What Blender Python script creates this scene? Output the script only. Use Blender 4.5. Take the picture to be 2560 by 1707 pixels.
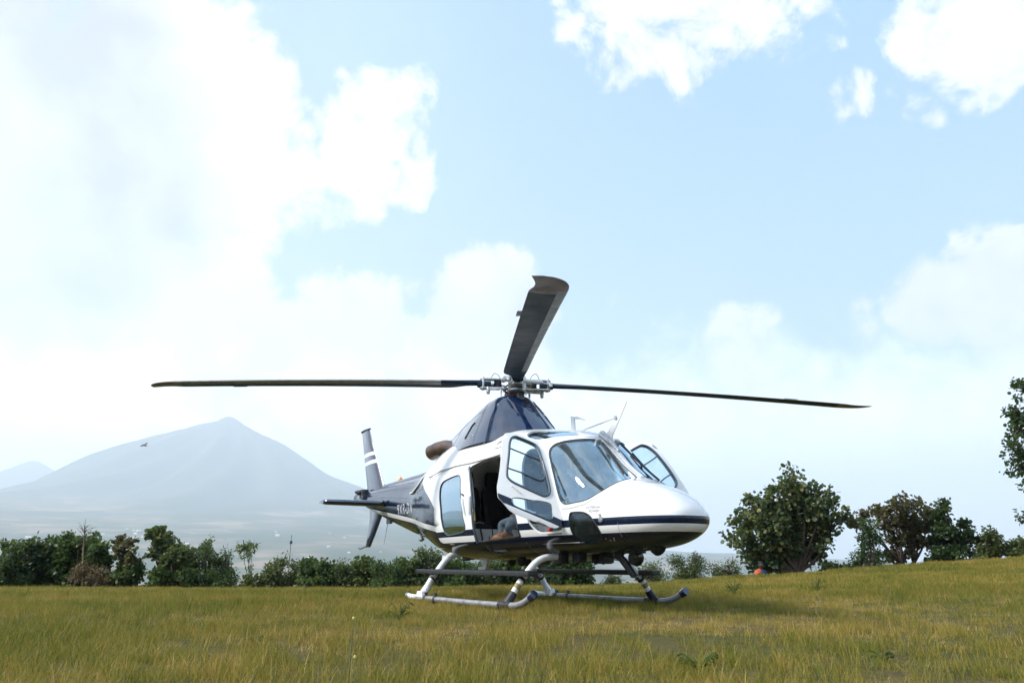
import bpy, bmesh, math, random
import numpy as np
from mathutils import Vector, Matrix
from mathutils.geometry import delaunay_2d_cdt

for o in list(bpy.data.objects):
    bpy.data.objects.remove(o, do_unlink=True)
SC = bpy.context.scene
COL = SC.collection
R = math.radians

# ------------------------------------------------------------------ camera
CAM = Vector((9.4113, -5.5085, 0.4869))
FWD = Vector((-0.82802, 0.47959, 0.29046)).normalized()
RGT = Vector((0.50090, 0.86550, -0.00114)).normalized()
UPV = RGT.cross(FWD).normalized()
FOC = 1847.15                       # focal length in pixels of a 2560 wide frame
cd = bpy.data.cameras.new('camera')
cam = bpy.data.objects.new('camera', cd)
COL.objects.link(cam)
cam.matrix_world = Matrix((
    (RGT.x, UPV.x, -FWD.x, CAM.x), (RGT.y, UPV.y, -FWD.y, CAM.y),
    (RGT.z, UPV.z, -FWD.z, CAM.z), (0, 0, 0, 1)))
cd.sensor_width = 36.0
cd.lens = FOC / 2560 * 36.0
cd.clip_start = 0.05
cd.clip_end = 60000
cd.dof.use_dof = True
cd.dof.focus_distance = 10.5
cd.dof.aperture_fstop = 5.6
SC.camera = cam


def pix_dir(px, py):
    d = FWD + RGT * ((px - 1280) / FOC) - UPV * ((py - 853.5) / FOC)
    return d.normalized()


H_F = Vector((FWD.x, FWD.y, 0)).normalized()      # level forward / right of the site
H_R = Vector((RGT.x, RGT.y, 0)).normalized()


def at(px, py, dist):
    """the place seen at that point of the photograph, dist metres away over the ground"""
    d = pix_dir(px, py)
    return CAM + d * (dist / d.dot(H_F))


# ------------------------------------------------------------------ world, sun, exposure
SUN_EL, SUN_AZ_VEC = R(43), (-H_R * 0.90 - H_F * 0.28).normalized()
to_sun = Vector((SUN_AZ_VEC.x * math.cos(SUN_EL), SUN_AZ_VEC.y * math.cos(SUN_EL), math.sin(SUN_EL)))
sun_az = math.atan2(SUN_AZ_VEC.x, SUN_AZ_VEC.y)   # clockwise from +Y, as the sky node counts it

W = bpy.data.worlds.new('World')
SC.world = W
W.use_nodes = True


class NT:
    """small helper for building node trees"""
    def __init__(s, tree):
        s.t = tree; s.n = tree.nodes; s.l = tree.links

    def new(s, kind, **kw):
        n = s.n.new(kind)
        for k, v in kw.items():
            setattr(n, k, v)
        return n

    def put(s, sock, v):
        if v is None:
            return
        if hasattr(v, 'is_linked'):
            s.l.new(v, sock)
        else:
            sock.default_value = v

    def math(s, op, a, b=None, c=None, clamp=False):
        n = s.new('ShaderNodeMath', operation=op, use_clamp=clamp)
        s.put(n.inputs[0], a); s.put(n.inputs[1], b)
        if c is not None:
            s.put(n.inputs[2], c)
        return n.outputs[0]

    def vmath(s, op, a, b=None, scale=None):
        n = s.new('ShaderNodeVectorMath', operation=op)
        s.put(n.inputs[0], a)
        if b is not None:
            s.put(n.inputs[1], b)
        if scale is not None:
            s.put(n.inputs['Scale'], scale)
        return n.outputs['Value'] if op in ('DOT_PRODUCT', 'LENGTH') else n.outputs[0]

    def ramp(s, fac, a, b, lo=0.0, hi=1.0, smooth=True):
        n = s.new('ShaderNodeMapRange', interpolation_type='SMOOTHSTEP' if smooth else 'LINEAR')
        s.put(n.inputs[0], fac)
        for i, v in zip((1, 2, 3, 4), (a, b, lo, hi)):
            s.put(n.inputs[i], v)
        return n.outputs[0]

    def noise(s, vec, scale, detail=4.0, rough=0.55, dist=0.0, dim='3D'):
        n = s.new('ShaderNodeTexNoise', noise_dimensions=dim)
        s.put(n.inputs['Vector'], vec); s.put(n.inputs['Scale'], scale); s.put(n.inputs['Detail'], detail)
        s.put(n.inputs['Roughness'], rough); s.put(n.inputs['Distortion'], dist)
        return n.outputs[0]

    def mix(s, fac, a, b, blend='MIX'):
        n = s.new('ShaderNodeMix', data_type='RGBA', blend_type=blend)
        s.put(n.inputs[0], fac)
        for sock, v in ((n.inputs[6], a), (n.inputs[7], b)):
            if isinstance(v, (tuple, list)):
                v = (*v[:3], 1.0)
            s.put(sock, v)
        return n.outputs[2]

    def colramp(s, fac, stops):
        n = s.new('ShaderNodeValToRGB')
        el = n.color_ramp.elements
        while len(el) < len(stops):
            el.new(0.5)
        for e, (p, c) in zip(el, stops):
            e.position = p; e.color = (*c, 1)
        s.put(n.inputs[0], fac)
        return n.outputs[0]


wt = NT(W.node_tree)
W.node_tree.nodes.clear()
sky = wt.new('ShaderNodeTexSky', sky_type='NISHITA', sun_disc=False)
sky.sun_elevation = SUN_EL
sky.sun_rotation = sun_az
sky.altitude = 1900
sky.air_density = 1.0
sky.dust_density = 0.6
sky.ozone_density = 1.0
gen = wt.new('ShaderNodeTexCoord').outputs['Generated']
dirv = wt.vmath('NORMALIZE', gen)
# cumulus banks: soft discs on the dome (direction, angular radius in deg, weight), broken up by noise
CLOUDS = [
    (430, 330, 13, .95), (120, 420, 13, .95), (560, 430, 9, .9), (200, 700, 13, .95), (420, 800, 10, .85), (60, 120, 10, .7), (330, 60, 8, .55), (640, 190, 5, .7),
    (100, 950, 11, .8), (560, 960, 9, .7), (930, 300, 5.5, .72), (860, 450, 4.5, .6), (1030, 400, 4, .5), (800, 250, 3, .5),
    (900, 880, 9, .95), (1180, 800, 7.5, .95), (1230, 690, 3.4, .6), (720, 930, 8, .8), (1020, 740, 4.5, .6), (1050, 1000, 9, .9), (1300, 960, 6, .7),
    (1560, 40, 6.5, .62), (1750, 60, 6.5, .60), (1900, 130, 3.4, .5), (2000, 60, 4, .45), (1480, 110, 3, .4),
    (2450, 40, 6, .66), (2490, 140, 4.2, .5), (2130, 255, 3, .5), (2300, 260, 2.5, .4),
    (2330, 715, 4.5, .8), (2500, 690, 5, .9), (2420, 650, 4, .7), (2180, 760, 4, .45), (1880, 860, 5, .55),
    (2300, 1150, 8, .85), (1950, 1200, 9, .85), (1700, 1250, 8, .75), (2480, 1250, 8, .8), (2150, 1060, 4, .6), (1600, 1080, 6, .5),
    (-600, 500, 18, .8), (3000, 900, 14, .7), (1280, -900, 14, .6), (3200, -200, 12, .6), (-300, -500, 16, .7)]
warp = wt.new('ShaderNodeTexNoise'); warp.inputs['Scale'].default_value = 7.0; warp.inputs['Detail'].default_value = 5.0
wt.l.new(dirv, warp.inputs['Vector'])
off = wt.vmath('SUBTRACT', warp.outputs['Color'], (.5, .5, .5))
wdir = wt.vmath('NORMALIZE', wt.vmath('ADD', dirv, wt.vmath('SCALE', off, scale=.14)))
acc = None
for (px, py, rad, wgt) in CLOUDS:
    d = pix_dir(px, py)
    dp = wt.vmath('DOT_PRODUCT', wdir, tuple(d))
    v = wt.ramp(dp, math.cos(R(rad)), math.cos(R(rad * .25)), 0.0, wgt)
    acc = v if acc is None else wt.math('MAXIMUM', acc, v)
# elsewhere on the dome the same broken cumulus carries on
far = wt.noise(dirv, 2.3, 5.0, .55)
behind = wt.ramp(wt.vmath('DOT_PRODUCT', dirv, tuple(FWD)), .62, .35, 0, 1)
acc = wt.math('MAXIMUM', acc, wt.math('MULTIPLY', wt.ramp(far, .46, .68, 0, .95), behind))
fine = wt.math('ADD', wt.noise(dirv, 10.0, 10.0, .64, .4), wt.math('MULTIPLY', wt.math('SUBTRACT', wt.noise(dirv, 34.0, 8.0, .6, .5), .5), .35))
cov = wt.math('ADD', acc, wt.math('MULTIPLY', wt.math('SUBTRACT', fine, .5), 1.75))
cloud = wt.ramp(cov, .30, .66)
soft = wt.noise(dirv, 5.0, 4.0, .5)
# the bank at the left is thick enough to grey over
thick = None
for (px, py, rad) in ((-60, 330, 19), (150, 120, 11), (60, 620, 11), (-700, 300, 26)):
    v = wt.ramp(wt.vmath('DOT_PRODUCT', wdir, tuple(pix_dir(px, py))), math.cos(R(rad)), math.cos(R(rad * .2)), 0.0, 1.0)
    thick = v if thick is None else wt.math('MAXIMUM', thick, v)
ccol = wt.colramp(wt.math('SUBTRACT', wt.math('ADD', wt.math('MULTIPLY', soft, .8), wt.math('MULTIPLY', fine, .30)), wt.math('MULTIPLY', thick, .26)), [(.20, (1.72, 1.76, 1.98)), (.38, (2.55, 2.56, 2.68)), (.54, (3.35, 3.30, 3.38))])
skyc = wt.vmath('MULTIPLY', sky.outputs[0], (1.0, 1.0, 1.0))
thin = wt.ramp(wt.noise(dirv, 3.2, 5.0, .6), .3, .75, .55, .9)
away = wt.ramp(wt.vmath('DOT_PRODUCT', dirv, tuple(pix_dir(2500, 150))), math.cos(R(52)), math.cos(R(10)))
skyc = wt.mix(thin, skyc, wt.mix(away, (1.5, 2.08, 2.68), (.78, 1.62, 2.42)))
# cloud stacks up into a white bank towards the horizon
el = wt.new('ShaderNodeSeparateXYZ'); wt.l.new(wdir, el.inputs[0])
low = wt.ramp(wt.math('ADD', el.outputs[2], wt.math('MULTIPLY', wt.math('SUBTRACT', fine, .5), .22)), .30, .10, 0.0, .97)
wcol = wt.mix(low, wt.mix(cloud, skyc, ccol), (8.6, 8.2, 8.3))
bg = wt.new('ShaderNodeBackground')
bg.inputs['Strength'].default_value = 0.15
wt.l.new(wcol, bg.inputs['Color'])
wo = wt.new('ShaderNodeOutputWorld')
wt.l.new(bg.outputs[0], wo.inputs['Surface'])

sl = bpy.data.lights.new('sun', 'SUN')
sl.energy = 3.2
sl.angle = R(9.0)                  # seen through thin cloud
sl.color = (1.0, .95, .87)
sun = bpy.data.objects.new('sun', sl)
COL.objects.link(sun)
sun.rotation_euler = to_sun.to_track_quat('Z', 'Y').to_euler()
sun.location = (0, 0, 60)

vs = SC.view_settings
vs.view_transform = 'Standard'
vs.look = 'None'
vs.exposure = 1.28
vs.gamma = 1.0
vs.use_curve_mapping = False
SC.render.engine = 'CYCLES'
SC.cycles.use_denoising = True
SC.cycles.max_bounces = 10
SC.cycles.transparent_max_bounces = 24
SC.cycles.volume_bounces = 2
SC.cycles.caustics_reflective = False
SC.cycles.caustics_refractive = False
SC.cycles.sample_clamp_indirect = 6.0

# ------------------------------------------------------------------ object helpers
def tag(o, label=None, cat=None, group=None, kind=None):
    if label: o['label'] = label
    if cat: o['category'] = cat
    if group: o['group'] = group
    if kind: o['kind'] = kind
    return o


def link(o, parent=None):
    COL.objects.link(o)
    if parent is not None:
        o.parent = parent
    return o


def empty(name, loc=(0, 0, 0), parent=None):
    o = bpy.data.objects.new(name, None)
    o.location = loc
    o.empty_display_size = .2
    return link(o, parent)


class MB:
    """collects shapes into one mesh"""
    def __init__(s):
        s.v = []; s.f = []; s.m = []

    def add(s, vs, fs, m=0):
        b = len(s.v)
        s.v += [tuple(v) for v in vs]
        s.f += [tuple(i + b for i in f) for f in fs]
        s.m += [m] * len(fs)
        return s

    def box(s, c, size, rot=None, m=0, taper=1.0):
        hx, hy, hz = (k / 2 for k in size)
        P = [Vector((x * hx * (taper if z > 0 else 1), y * hy * (taper if z > 0 else 1), z * hz)) for z in (-1, 1) for x, y in ((-1, -1), (1, -1), (1, 1), (-1, 1))]
        if rot is not None:
            P = [rot @ p for p in P]
        c = Vector(c)
        return s.add([p + c for p in P], [(3, 2, 1, 0), (4, 5, 6, 7), (0, 1, 5, 4), (1, 2, 6, 5), (2, 3, 7, 6), (3, 0, 4, 7)], m)

    def tube(s, path, rad, n=10, m=0, caps=True, closed=False, flat=1.0):
        P = [Vector(p) for p in path]
        k = len(P)
        rad = [rad] * k if not hasattr(rad, '__len__') else rad
        T = []
        for i in range(k):
            a = P[(i - 1) % k] if (closed or i > 0) else P[i]
            b = P[(i + 1) % k] if (closed or i < k - 1) else P[i]
            d = (b - a)
            T.append(d.normalized() if d.length > 1e-9 else Vector((0, 0, 1)))
        ref = Vector((0, 0, 1)) if abs(T[0].z) < .9 else Vector((1, 0, 0))
        u = T[0].cross(ref).normalized()
        vs = []
        for i in range(k):
            u = (u - T[i] * u.dot(T[i]))
            u = u.normalized() if u.length > 1e-6 else T[i].orthogonal().normalized()
            w = T[i].cross(u)
            for j in range(n):
                a = 2 * math.pi * j / n
                vs.append(P[i] + (u * math.cos(a) + w * math.sin(a) * flat) * rad[i])
        fs = []
        rng = k if closed else k - 1
        for i in range(rng):
            i2 = (i + 1) % k
            for j in range(n):
                j2 = (j + 1) % n
                fs.append((i * n + j, i * n + j2, i2 * n + j2, i2 * n + j))
        if caps and not closed:
            fs.append(tuple(range(n - 1, -1, -1)))
            fs.append(tuple((k - 1) * n + j for j in range(n)))
        return s.add(vs, fs, m)

    def lathe(s, prof, c=(0, 0, 0), axis=(0, 0, 1), n=20, m=0):
        """prof: (radius, height) pairs along the axis"""
        ax = Vector(axis).normalized()
        u = ax.orthogonal().normalized(); w = ax.cross(u); c = Vector(c)
        vs = [c + ax * h + (u * math.cos(2 * math.pi * j / n) + w * math.sin(2 * math.pi * j / n)) * max(r, 1e-4) for r, h in prof for j in range(n)]
        fs = [(i * n + j, i * n + (j + 1) % n, (i + 1) * n + (j + 1) % n, (i + 1) * n + j) for i in range(len(prof) - 1) for j in range(n)]
        fs.append(tuple(range(n - 1, -1, -1)))
        fs.append(tuple((len(prof) - 1) * n + j for j in range(n)))
        return s.add(vs, fs, m)

    def prism(s, poly, d, m=0):
        """poly: list of 3D points in one plane, extruded by vector d"""
        P = [Vector(p) for p in poly]; d = Vector(d); n = len(P)
        return s.add(P + [p + d for p in P], [tuple(range(n - 1, -1, -1)), tuple(range(n, 2 * n))] + [(i, (i + 1) % n, n + (i + 1) % n, n + i) for i in range(n)], m)

    def build(s, name, mats, parent=None, smooth=40, bevel=0.0):
        me = bpy.data.meshes.new(name)
        me.from_pydata(s.v, [], s.f)
        if not isinstance(mats, (list, tuple)):
            mats = [mats]
        for x in mats:
            me.materials.append(x)
        if len(mats) > 1:
            me.polygons.foreach_set('material_index', s.m)
        bm = bmesh.new(); bm.from_mesh(me)
        bmesh.ops.recalc_face_normals(bm, faces=bm.faces)
        if bevel:
            es = [e for e in bm.edges if len(e.link_faces) == 2 and e.calc_face_angle(0) > R(35)]
            bmesh.ops.bevel(bm, geom=es, offset=bevel, segments=2, profile=.6, affect='EDGES', clamp_overlap=True)
        bm.to_mesh(me); bm.free()
        if smooth:
            me.shade_smooth()
            me.set_sharp_from_angle(angle=R(smooth))
        o = bpy.data.objects.new(name, me)
        return link(o, parent)


def grid_mesh(name, V, mats, parent=None, smooth=True):
    """V: array (n, m, 3)"""
    V = np.asarray(V); n, m = V.shape[:2]
    idx = np.arange(n * m).reshape(n, m)
    F = np.stack([idx[:-1, :-1], idx[1:, :-1], idx[1:, 1:], idx[:-1, 1:]], -1).reshape(-1, 4)
    return np_mesh(name, V.reshape(-1, 3), F, mats, parent, smooth)


def np_mesh(name, V, F, mats, parent=None, smooth=True, matidx=None):
    V = np.asarray(V, np.float32); F = np.asarray(F, np.int32)
    me = bpy.data.meshes.new(name)
    me.vertices.add(len(V)); me.vertices.foreach_set('co', V.ravel())
    k = F.shape[1]
    me.loops.add(F.size); me.loops.foreach_set('vertex_index', F.ravel())
    me.polygons.add(len(F)); me.polygons.foreach_set('loop_start', np.arange(len(F), dtype=np.int32) * k)
    try:
        me.polygons.foreach_set('loop_total', np.full(len(F), k, np.int32))
    except Exception:
        pass
    for x in (mats if isinstance(mats, (list, tuple)) else [mats]):
        me.materials.append(x)
    if matidx is not None:
        me.polygons.foreach_set('material_index', np.asarray(matidx, np.int32))
    me.update(calc_edges=True)
    me.validate()
    if smooth:
        me.shade_smooth()
    o = bpy.data.objects.new(name, me)
    return link(o, parent)


# ------------------------------------------------------------------ materials
def pbr(name, col, rough=.5, metal=0.0, coat=0.0, var=.0, vscale=6.0, bump=0.0, bscale=60.0, spec=.5, col2=None):
    m = bpy.data.materials.new(name); m.use_nodes = True
    t = NT(m.node_tree)
    b = t.n['Principled BSDF']
    b.inputs['Base Color'].default_value = (*col, 1)
    b.inputs['Roughness'].default_value = rough
    b.inputs['Metallic'].default_value = metal
    b.inputs['Coat Weight'].default_value = coat
    b.inputs['Coat Roughness'].default_value = .04
    b.inputs['Specular IOR Level'].default_value = spec
    if var or bump:
        co = t.new('ShaderNodeTexCoord').outputs['Object']
        if var:
            f = t.noise(co, vscale, 6.0, .6)
            c2 = col2 if col2 else tuple(c * (1 - var) for c in col)
            t.l.new(t.mix(t.ramp(f, .35, .7), col, c2), b.inputs['Base Color'])
            t.l.new(t.ramp(f, .3, .75, max(rough - .08, 0), min(rough + .12, 1)), b.inputs['Roughness'])
        if bump:
            bp = t.new('ShaderNodeBump'); bp.inputs['Strength'].default_value = bump; bp.inputs['Distance'].default_value = .01
            t.l.new(t.noise(co, bscale, 4.0, .6), bp.inputs['Height'])
            t.l.new(bp.outputs[0], b.inputs['Normal'])
    return m


def leaf_mat(name, stops, trans=.35, rough=.5):
    m = bpy.data.materials.new(name); m.use_nodes = True
    t = NT(m.node_tree)
    b = t.n['Principled BSDF']; out = t.n['Material Output']
    rnd = t.new('ShaderNodeNewGeometry').outputs['Random Per Island']
    co = t.new('ShaderNodeTexCoord').outputs['Object']
    cl = t.noise(co, 1.6, 3.0, .6)
    f = t.math('ADD', t.math('MULTIPLY', rnd, .55), t.math('MULTIPLY', t.ramp(cl, .25, .75), .45))
    c = t.colramp(f, stops)
    t.l.new(c, b.inputs['Base Color'])
    b.inputs['Roughness'].default_value = rough
    b.inputs['Specular IOR Level'].default_value = .35
    tr = t.new('ShaderNodeBsdfTranslucent')
    t.l.new(t.mix(.5, c, (.16, .2, .03), 'ADD'), tr.inputs['Color'])
    ms = t.new('ShaderNodeMixShader'); ms.inputs[0].default_value = trans
    t.l.new(b.outputs[0], ms.inputs[1]); t.l.new(tr.outputs[0], ms.inputs[2])
    t.l.new(ms.outputs[0], out.inputs['Surface'])
    return m
# ================================================================== the land
def site(x, y):
    """level distance ahead of and to the right of the camera position"""
    dx = x - CAM.x; dy = y - CAM.y
    return dx * H_F.x + dy * H_F.y, dx * H_R.x + dy * H_R.y


CREST_L = np.array([-60, -16.5, -8.7, -3.6, 2.8, 5.4, 7.5, 10.6, 13.2, 16.6, 22, 60.])
CREST_Z = np.array([-.10, -.16, -.20, -.22, -.13, -.01, .09, .27, .49, .66, .95, 1.6])


def field_z(x, y):
    d, l = site(np.asarray(x, float), np.asarray(y, float))
    k = np.clip((d - 11.5) / 13.0, 0, 1); k = k * k * (3 - 2 * k)
    lead = np.interp(l, CREST_L, CREST_Z)
    side = np.interp(l, [4, 16], [0, .28]) * np.clip((d - 3) / 9, 0, 1) * (1 - k)
    z = lead * k + side
    r = np.hypot(x - 2, y + 2)
    over = np.maximum(d - 25.5 - .04 * np.abs(l), 0)
    z = z - .10 * over - .012 * over ** 2
    back = np.maximum(r - 60, 0)
    z = z - .006 * back ** 2 * (d < 20)
    z = z + .025 * np.sin(x * .9 + 1.3) * np.sin(y * .8) * np.clip((np.hypot(x, y) - 3.2) / 3, 0, 1)
    return np.maximum(z, -40)


def soil_mat():
    m = bpy.data.materials.new('meadow_soil'); m.use_nodes = True
    t = NT(m.node_tree); b = t.n['Principled BSDF']
    co = t.new('ShaderNodeTexCoord').outputs['Object']
    a = t.noise(co, .35, 5.0, .6); f = t.noise(co, 9.0, 6.0, .65)
    c = t.mix(t.ramp(a, .35, .65), (.085, .088, .026), (.135, .102, .040))
    c = t.mix(t.ramp(f, .4, .75), c, (.055, .045, .022))
    t.l.new(c, b.inputs['Base Color'])
    b.inputs['Roughness'].default_value = .95
    b.inputs['Specular IOR Level'].default_value = .1
    bp = t.new('ShaderNodeBump'); bp.inputs['Strength'].default_value = .8; bp.inputs['Distance'].default_value = .05
    t.l.new(t.noise(co, 22.0, 5.0, .7), bp.inputs['Height']); t.l.new(bp.outputs[0], b.inputs['Normal'])
    return m


SOIL = soil_mat()
ang = np.linspace(0, 2 * np.pi, 241)
rad = np.concatenate([np.linspace(.01, 14, 30), np.linspace(14.5, 42, 56), np.linspace(44, 110, 18)])
A, Q = np.meshgrid(ang, rad, indexing='ij')
GX = 4 + Q * np.cos(A); GY = -2 + Q * np.sin(A)
fo = grid_mesh('field', np.stack([GX, GY, field_z(GX, GY)], -1), SOIL)
tag(fo, 'grassy hilltop meadow', None, None, 'structure')

# ---- the valley and the volcanoes
PEAK_D = 11000.0
pk = pix_dir(573, 1040); pk = pk * (PEAK_D / pk.dot(H_F))
PEAK = (CAM.x + pk.x, CAM.y + pk.y)
pk2 = pix_dir(82, 1170); pk2 = pk2 * (15500 / pk2.dot(H_F))
PEAK2 = (CAM.x + pk2.x, CAM.y + pk2.y)
UNIT = PEAK_D / FOC
RT = np.array([(0, 262), (13, 258), (39, 240), (78, 216), (135, 186), (192, 148), (250, 112), (326, 78), (450, 36), (650, 8), (900, 0)], float)
LT = np.array([(0, 262), (13, 258), (30, 245), (72, 232), (121, 209), (206, 171), (267, 138), (359, 74), (420, 40), (520, 8), (650, 0), (900, 0)], float)


def vnoise(x, y, seed=0):
    """cheap smooth value noise"""
    rs = np.random.RandomState(seed); tab = rs.rand(256, 256)
    xi = np.floor(x).astype(int); yi = np.floor(y).astype(int)
    fx = x - xi; fy = y - yi; fx = fx * fx * (3 - 2 * fx); fy = fy * fy * (3 - 2 * fy)
    g = lambda a, b: tab[a % 256, b % 256]
    return (g(xi, yi) * (1 - fx) + g(xi + 1, yi) * fx) * (1 - fy) + (g(xi, yi + 1) * (1 - fx) + g(xi + 1, yi + 1) * fx) * fy


def land_z(x, y):
    d, l = site(x, y)
    r = np.hypot(x - CAM.x, y - CAM.y)
    ratio = l / np.maximum(np.abs(d), 1.0)
    # plain: falls from the hill to the valley floor, then climbs towards the volcano
    base = np.interp(r, [60, 110, 220, 500, 1200, 2200, 9300, 20000], [-14, -32, -60, -110, -170, -120, 620, 700])
    fall = np.interp(ratio, [-1.2, -.25, .0, .12, .5], [1, 1, .85, .45, .2])
    fall = np.where(d > 0, fall, .25)
    base = np.where(base > -120, -120 + (base + 120) * fall, base) if True else base
    base = np.where(r < 1200, np.interp(r, [60, 110, 220, 500, 1200], [-14, -32, -60, -110, -170]), base)
    px = (x - PEAK[0]); py = (y - PEAK[1])
    pr = np.hypot(px, py) / UNIT
    side = (px * H_R.x + py * H_R.y) / UNIT / np.maximum(pr, 1e-6)
    wr = np.clip(side * .5 + .5, 0, 1)
    a = np.arctan2(py, px)
    gul = 1 + .07 * np.sin(a * 11 + 1) * np.clip(pr / 120, 0, 1) + .05 * np.sin(a * 23 + pr * .02)
    h = (np.interp(pr * gul, RT[:, 0], RT[:, 1]) * wr + np.interp(pr * gul, LT[:, 0], LT[:, 1]) * (1 - wr)) * UNIT
    p2 = np.hypot(x - PEAK2[0], y - PEAK2[1])
    h2 = 1430 * np.exp(-(p2 / 1700) ** 1.35)
    z = base + h * .98 + h2
    und = np.clip((r - 300) / 1500, 0, 1)
    z = z + und * (18 * (vnoise(x / 420 + 50, y / 420 + 50) - .5) + 8 * (vnoise(x / 130 + 9, y / 130 + 9) - .5)) * np.clip(1.3 - h / 600, .2, 1)
    return z


def land_mat():
    m = bpy.data.materials.new('valley_fields'); m.use_nodes = True
    t = NT(m.node_tree); b = t.n['Principled BSDF']
    co = t.new('ShaderNodeTexCoord').outputs['Object']
    vo = t.new('ShaderNodeTexVoronoi'); vo.inputs['Scale'].default_value = 1 / 190.0
    t.l.new(co, vo.inputs['Vector'])
    patch = t.colramp(vo.outputs['Color'], [(.0, (.05, .075, .03)), (.35, (.10, .10, .045)), (.6, (.19, .14, .085)), (.85, (.30, .22, .15)), (1, (.40, .30, .21))])
    big = t.noise(co, 1 / 900.0, 5.0, .6)
    c = t.mix(t.ramp(big, .42, .58), (.045, .065, .03), patch)
    zz = t.new('ShaderNodeSeparateXYZ'); t.l.new(co, zz.inputs[0])
    forest = t.ramp(zz.outputs[2], 620, 800)
    c = t.mix(forest, c, t.mix(t.noise(co, 1 / 300.0, 6.0, .65), (.025, .05, .03), (.13, .13, .075)))
    t.l.new(c, b.inputs['Base Color'])
    b.inputs['Roughness'].default_value = .95; b.inputs['Specular IOR Level'].default_value = .1
    return m


LAND = land_mat()
ang = np.concatenate([np.linspace(95, 205, 331), np.linspace(205, 455, 101)[1:]]) * np.pi / 180
rad = np.concatenate([np.geomspace(62, 2000, 46), np.linspace(2060, 15000, 190), np.linspace(15200, 19000, 14)])
A, Q = np.meshgrid(ang, rad, indexing='ij')
GX = CAM.x + Q * np.cos(A); GY = CAM.y + Q * np.sin(A)
lo = grid_mesh('valley_and_volcano', np.stack([GX, GY, land_z(GX, GY)], -1), LAND)
tag(lo, 'hazy valley of fields below a tall volcano', None, None, 'structure')

# ---- the air between
hz = MB().box((0, 0, 1150), (42000, 42000, 2900))
hm = bpy.data.materials.new('haze_air'); hm.use_nodes = True
t = NT(hm.node_tree); t.n.clear()
pv = t.new('ShaderNodeVolumePrincipled')
pv.inputs['Color'].default_value = (.78, .885, 1.0, 1)
pv.inputs['Density'].default_value = 1.45e-4
pv.inputs['Anisotropy'].default_value = .2
mo = t.new('ShaderNodeOutputMaterial'); t.l.new(pv.outputs[0], mo.inputs['Volume'])
hm.volume_intersection_method = 'FAST' if hasattr(hm, 'volume_intersection_method') else None
ho = hz.build('haze', hm, None, smooth=0)
tag(ho, 'pale blue haze filling the valley air', None, None, 'stuff')

# ---- far houses
wall_m = pbr('house_wall', (.62, .58, .52), .9)
roof_m = pbr('house_roof', (.80, .80, .78), .35, .3)
rng = random.Random(5)
hp = MB()
hp.box((0, 0, 2), (11, 8, 4.2), m=0)
hp.prism([(-6.2, -5, 4.0), (-6.2, 5, 4.0), (-6.2, 0, 6.6)], (12.4, 0, 0), m=1)
h0 = hp.build('farmhouse', [wall_m, roof_m], None, smooth=0)
spots = []
while len(spots) < 30:
    px = rng.choice([rng.uniform(60, 360), rng.uniform(300, 480), rng.uniform(560, 980), rng.uniform(20, 940)]); r = rng.uniform(2500, 5600)
    d = pix_dir(px, 1400); q = Vector((d.x, d.y, 0)).normalized() * r
    x, y = CAM.x + q.x, CAM.y + q.y
    z = float(land_z(np.array([x]), np.array([y]))[0])
    spots.append((x, y, z, rng.uniform(0, 3.1), rng.uniform(1.2, 2.2)))
for i, (x, y, z, a, s) in enumerate(spots):
    o = h0 if i == 0 else h0.copy()
    if i:
        COL.objects.link(o)
    o.location = (x, y, z - .5); o.rotation_euler = (0, 0, a); o.scale = (s, s, s)
    tag(o, 'tiny pale roofed farmhouse among the hazy fields far below', 'house', 'farmhouses dotted over the valley')
# ================================================================== the helicopter
XN=3.63
def pchip(xs,ys):
    xs=np.array(xs,float); ys=np.array(ys,float); h=np.diff(xs); d=np.diff(ys)/h
    m=np.zeros(len(xs))
    for i in range(1,len(xs)-1):
        if d[i-1]*d[i]>0:
            w1=2*h[i]+h[i-1]; w2=h[i]+2*h[i-1]; m[i]=(w1+w2)/(w1/d[i-1]+w2/d[i])
    m[0]=d[0]; m[-1]=d[-1]
    def f(x):
        x=np.clip(np.asarray(x,float),xs[0],xs[-1]); i=np.clip(np.searchsorted(xs,x)-1,0,len(h)-1)
        t=(x-xs[i])/h[i]
        return ys[i]*(1+2*t)*(1-t)**2+m[i]*h[i]*t*(1-t)**2+ys[i+1]*t*t*(3-2*t)+m[i+1]*h[i]*t*t*(t-1)
    return f
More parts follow.
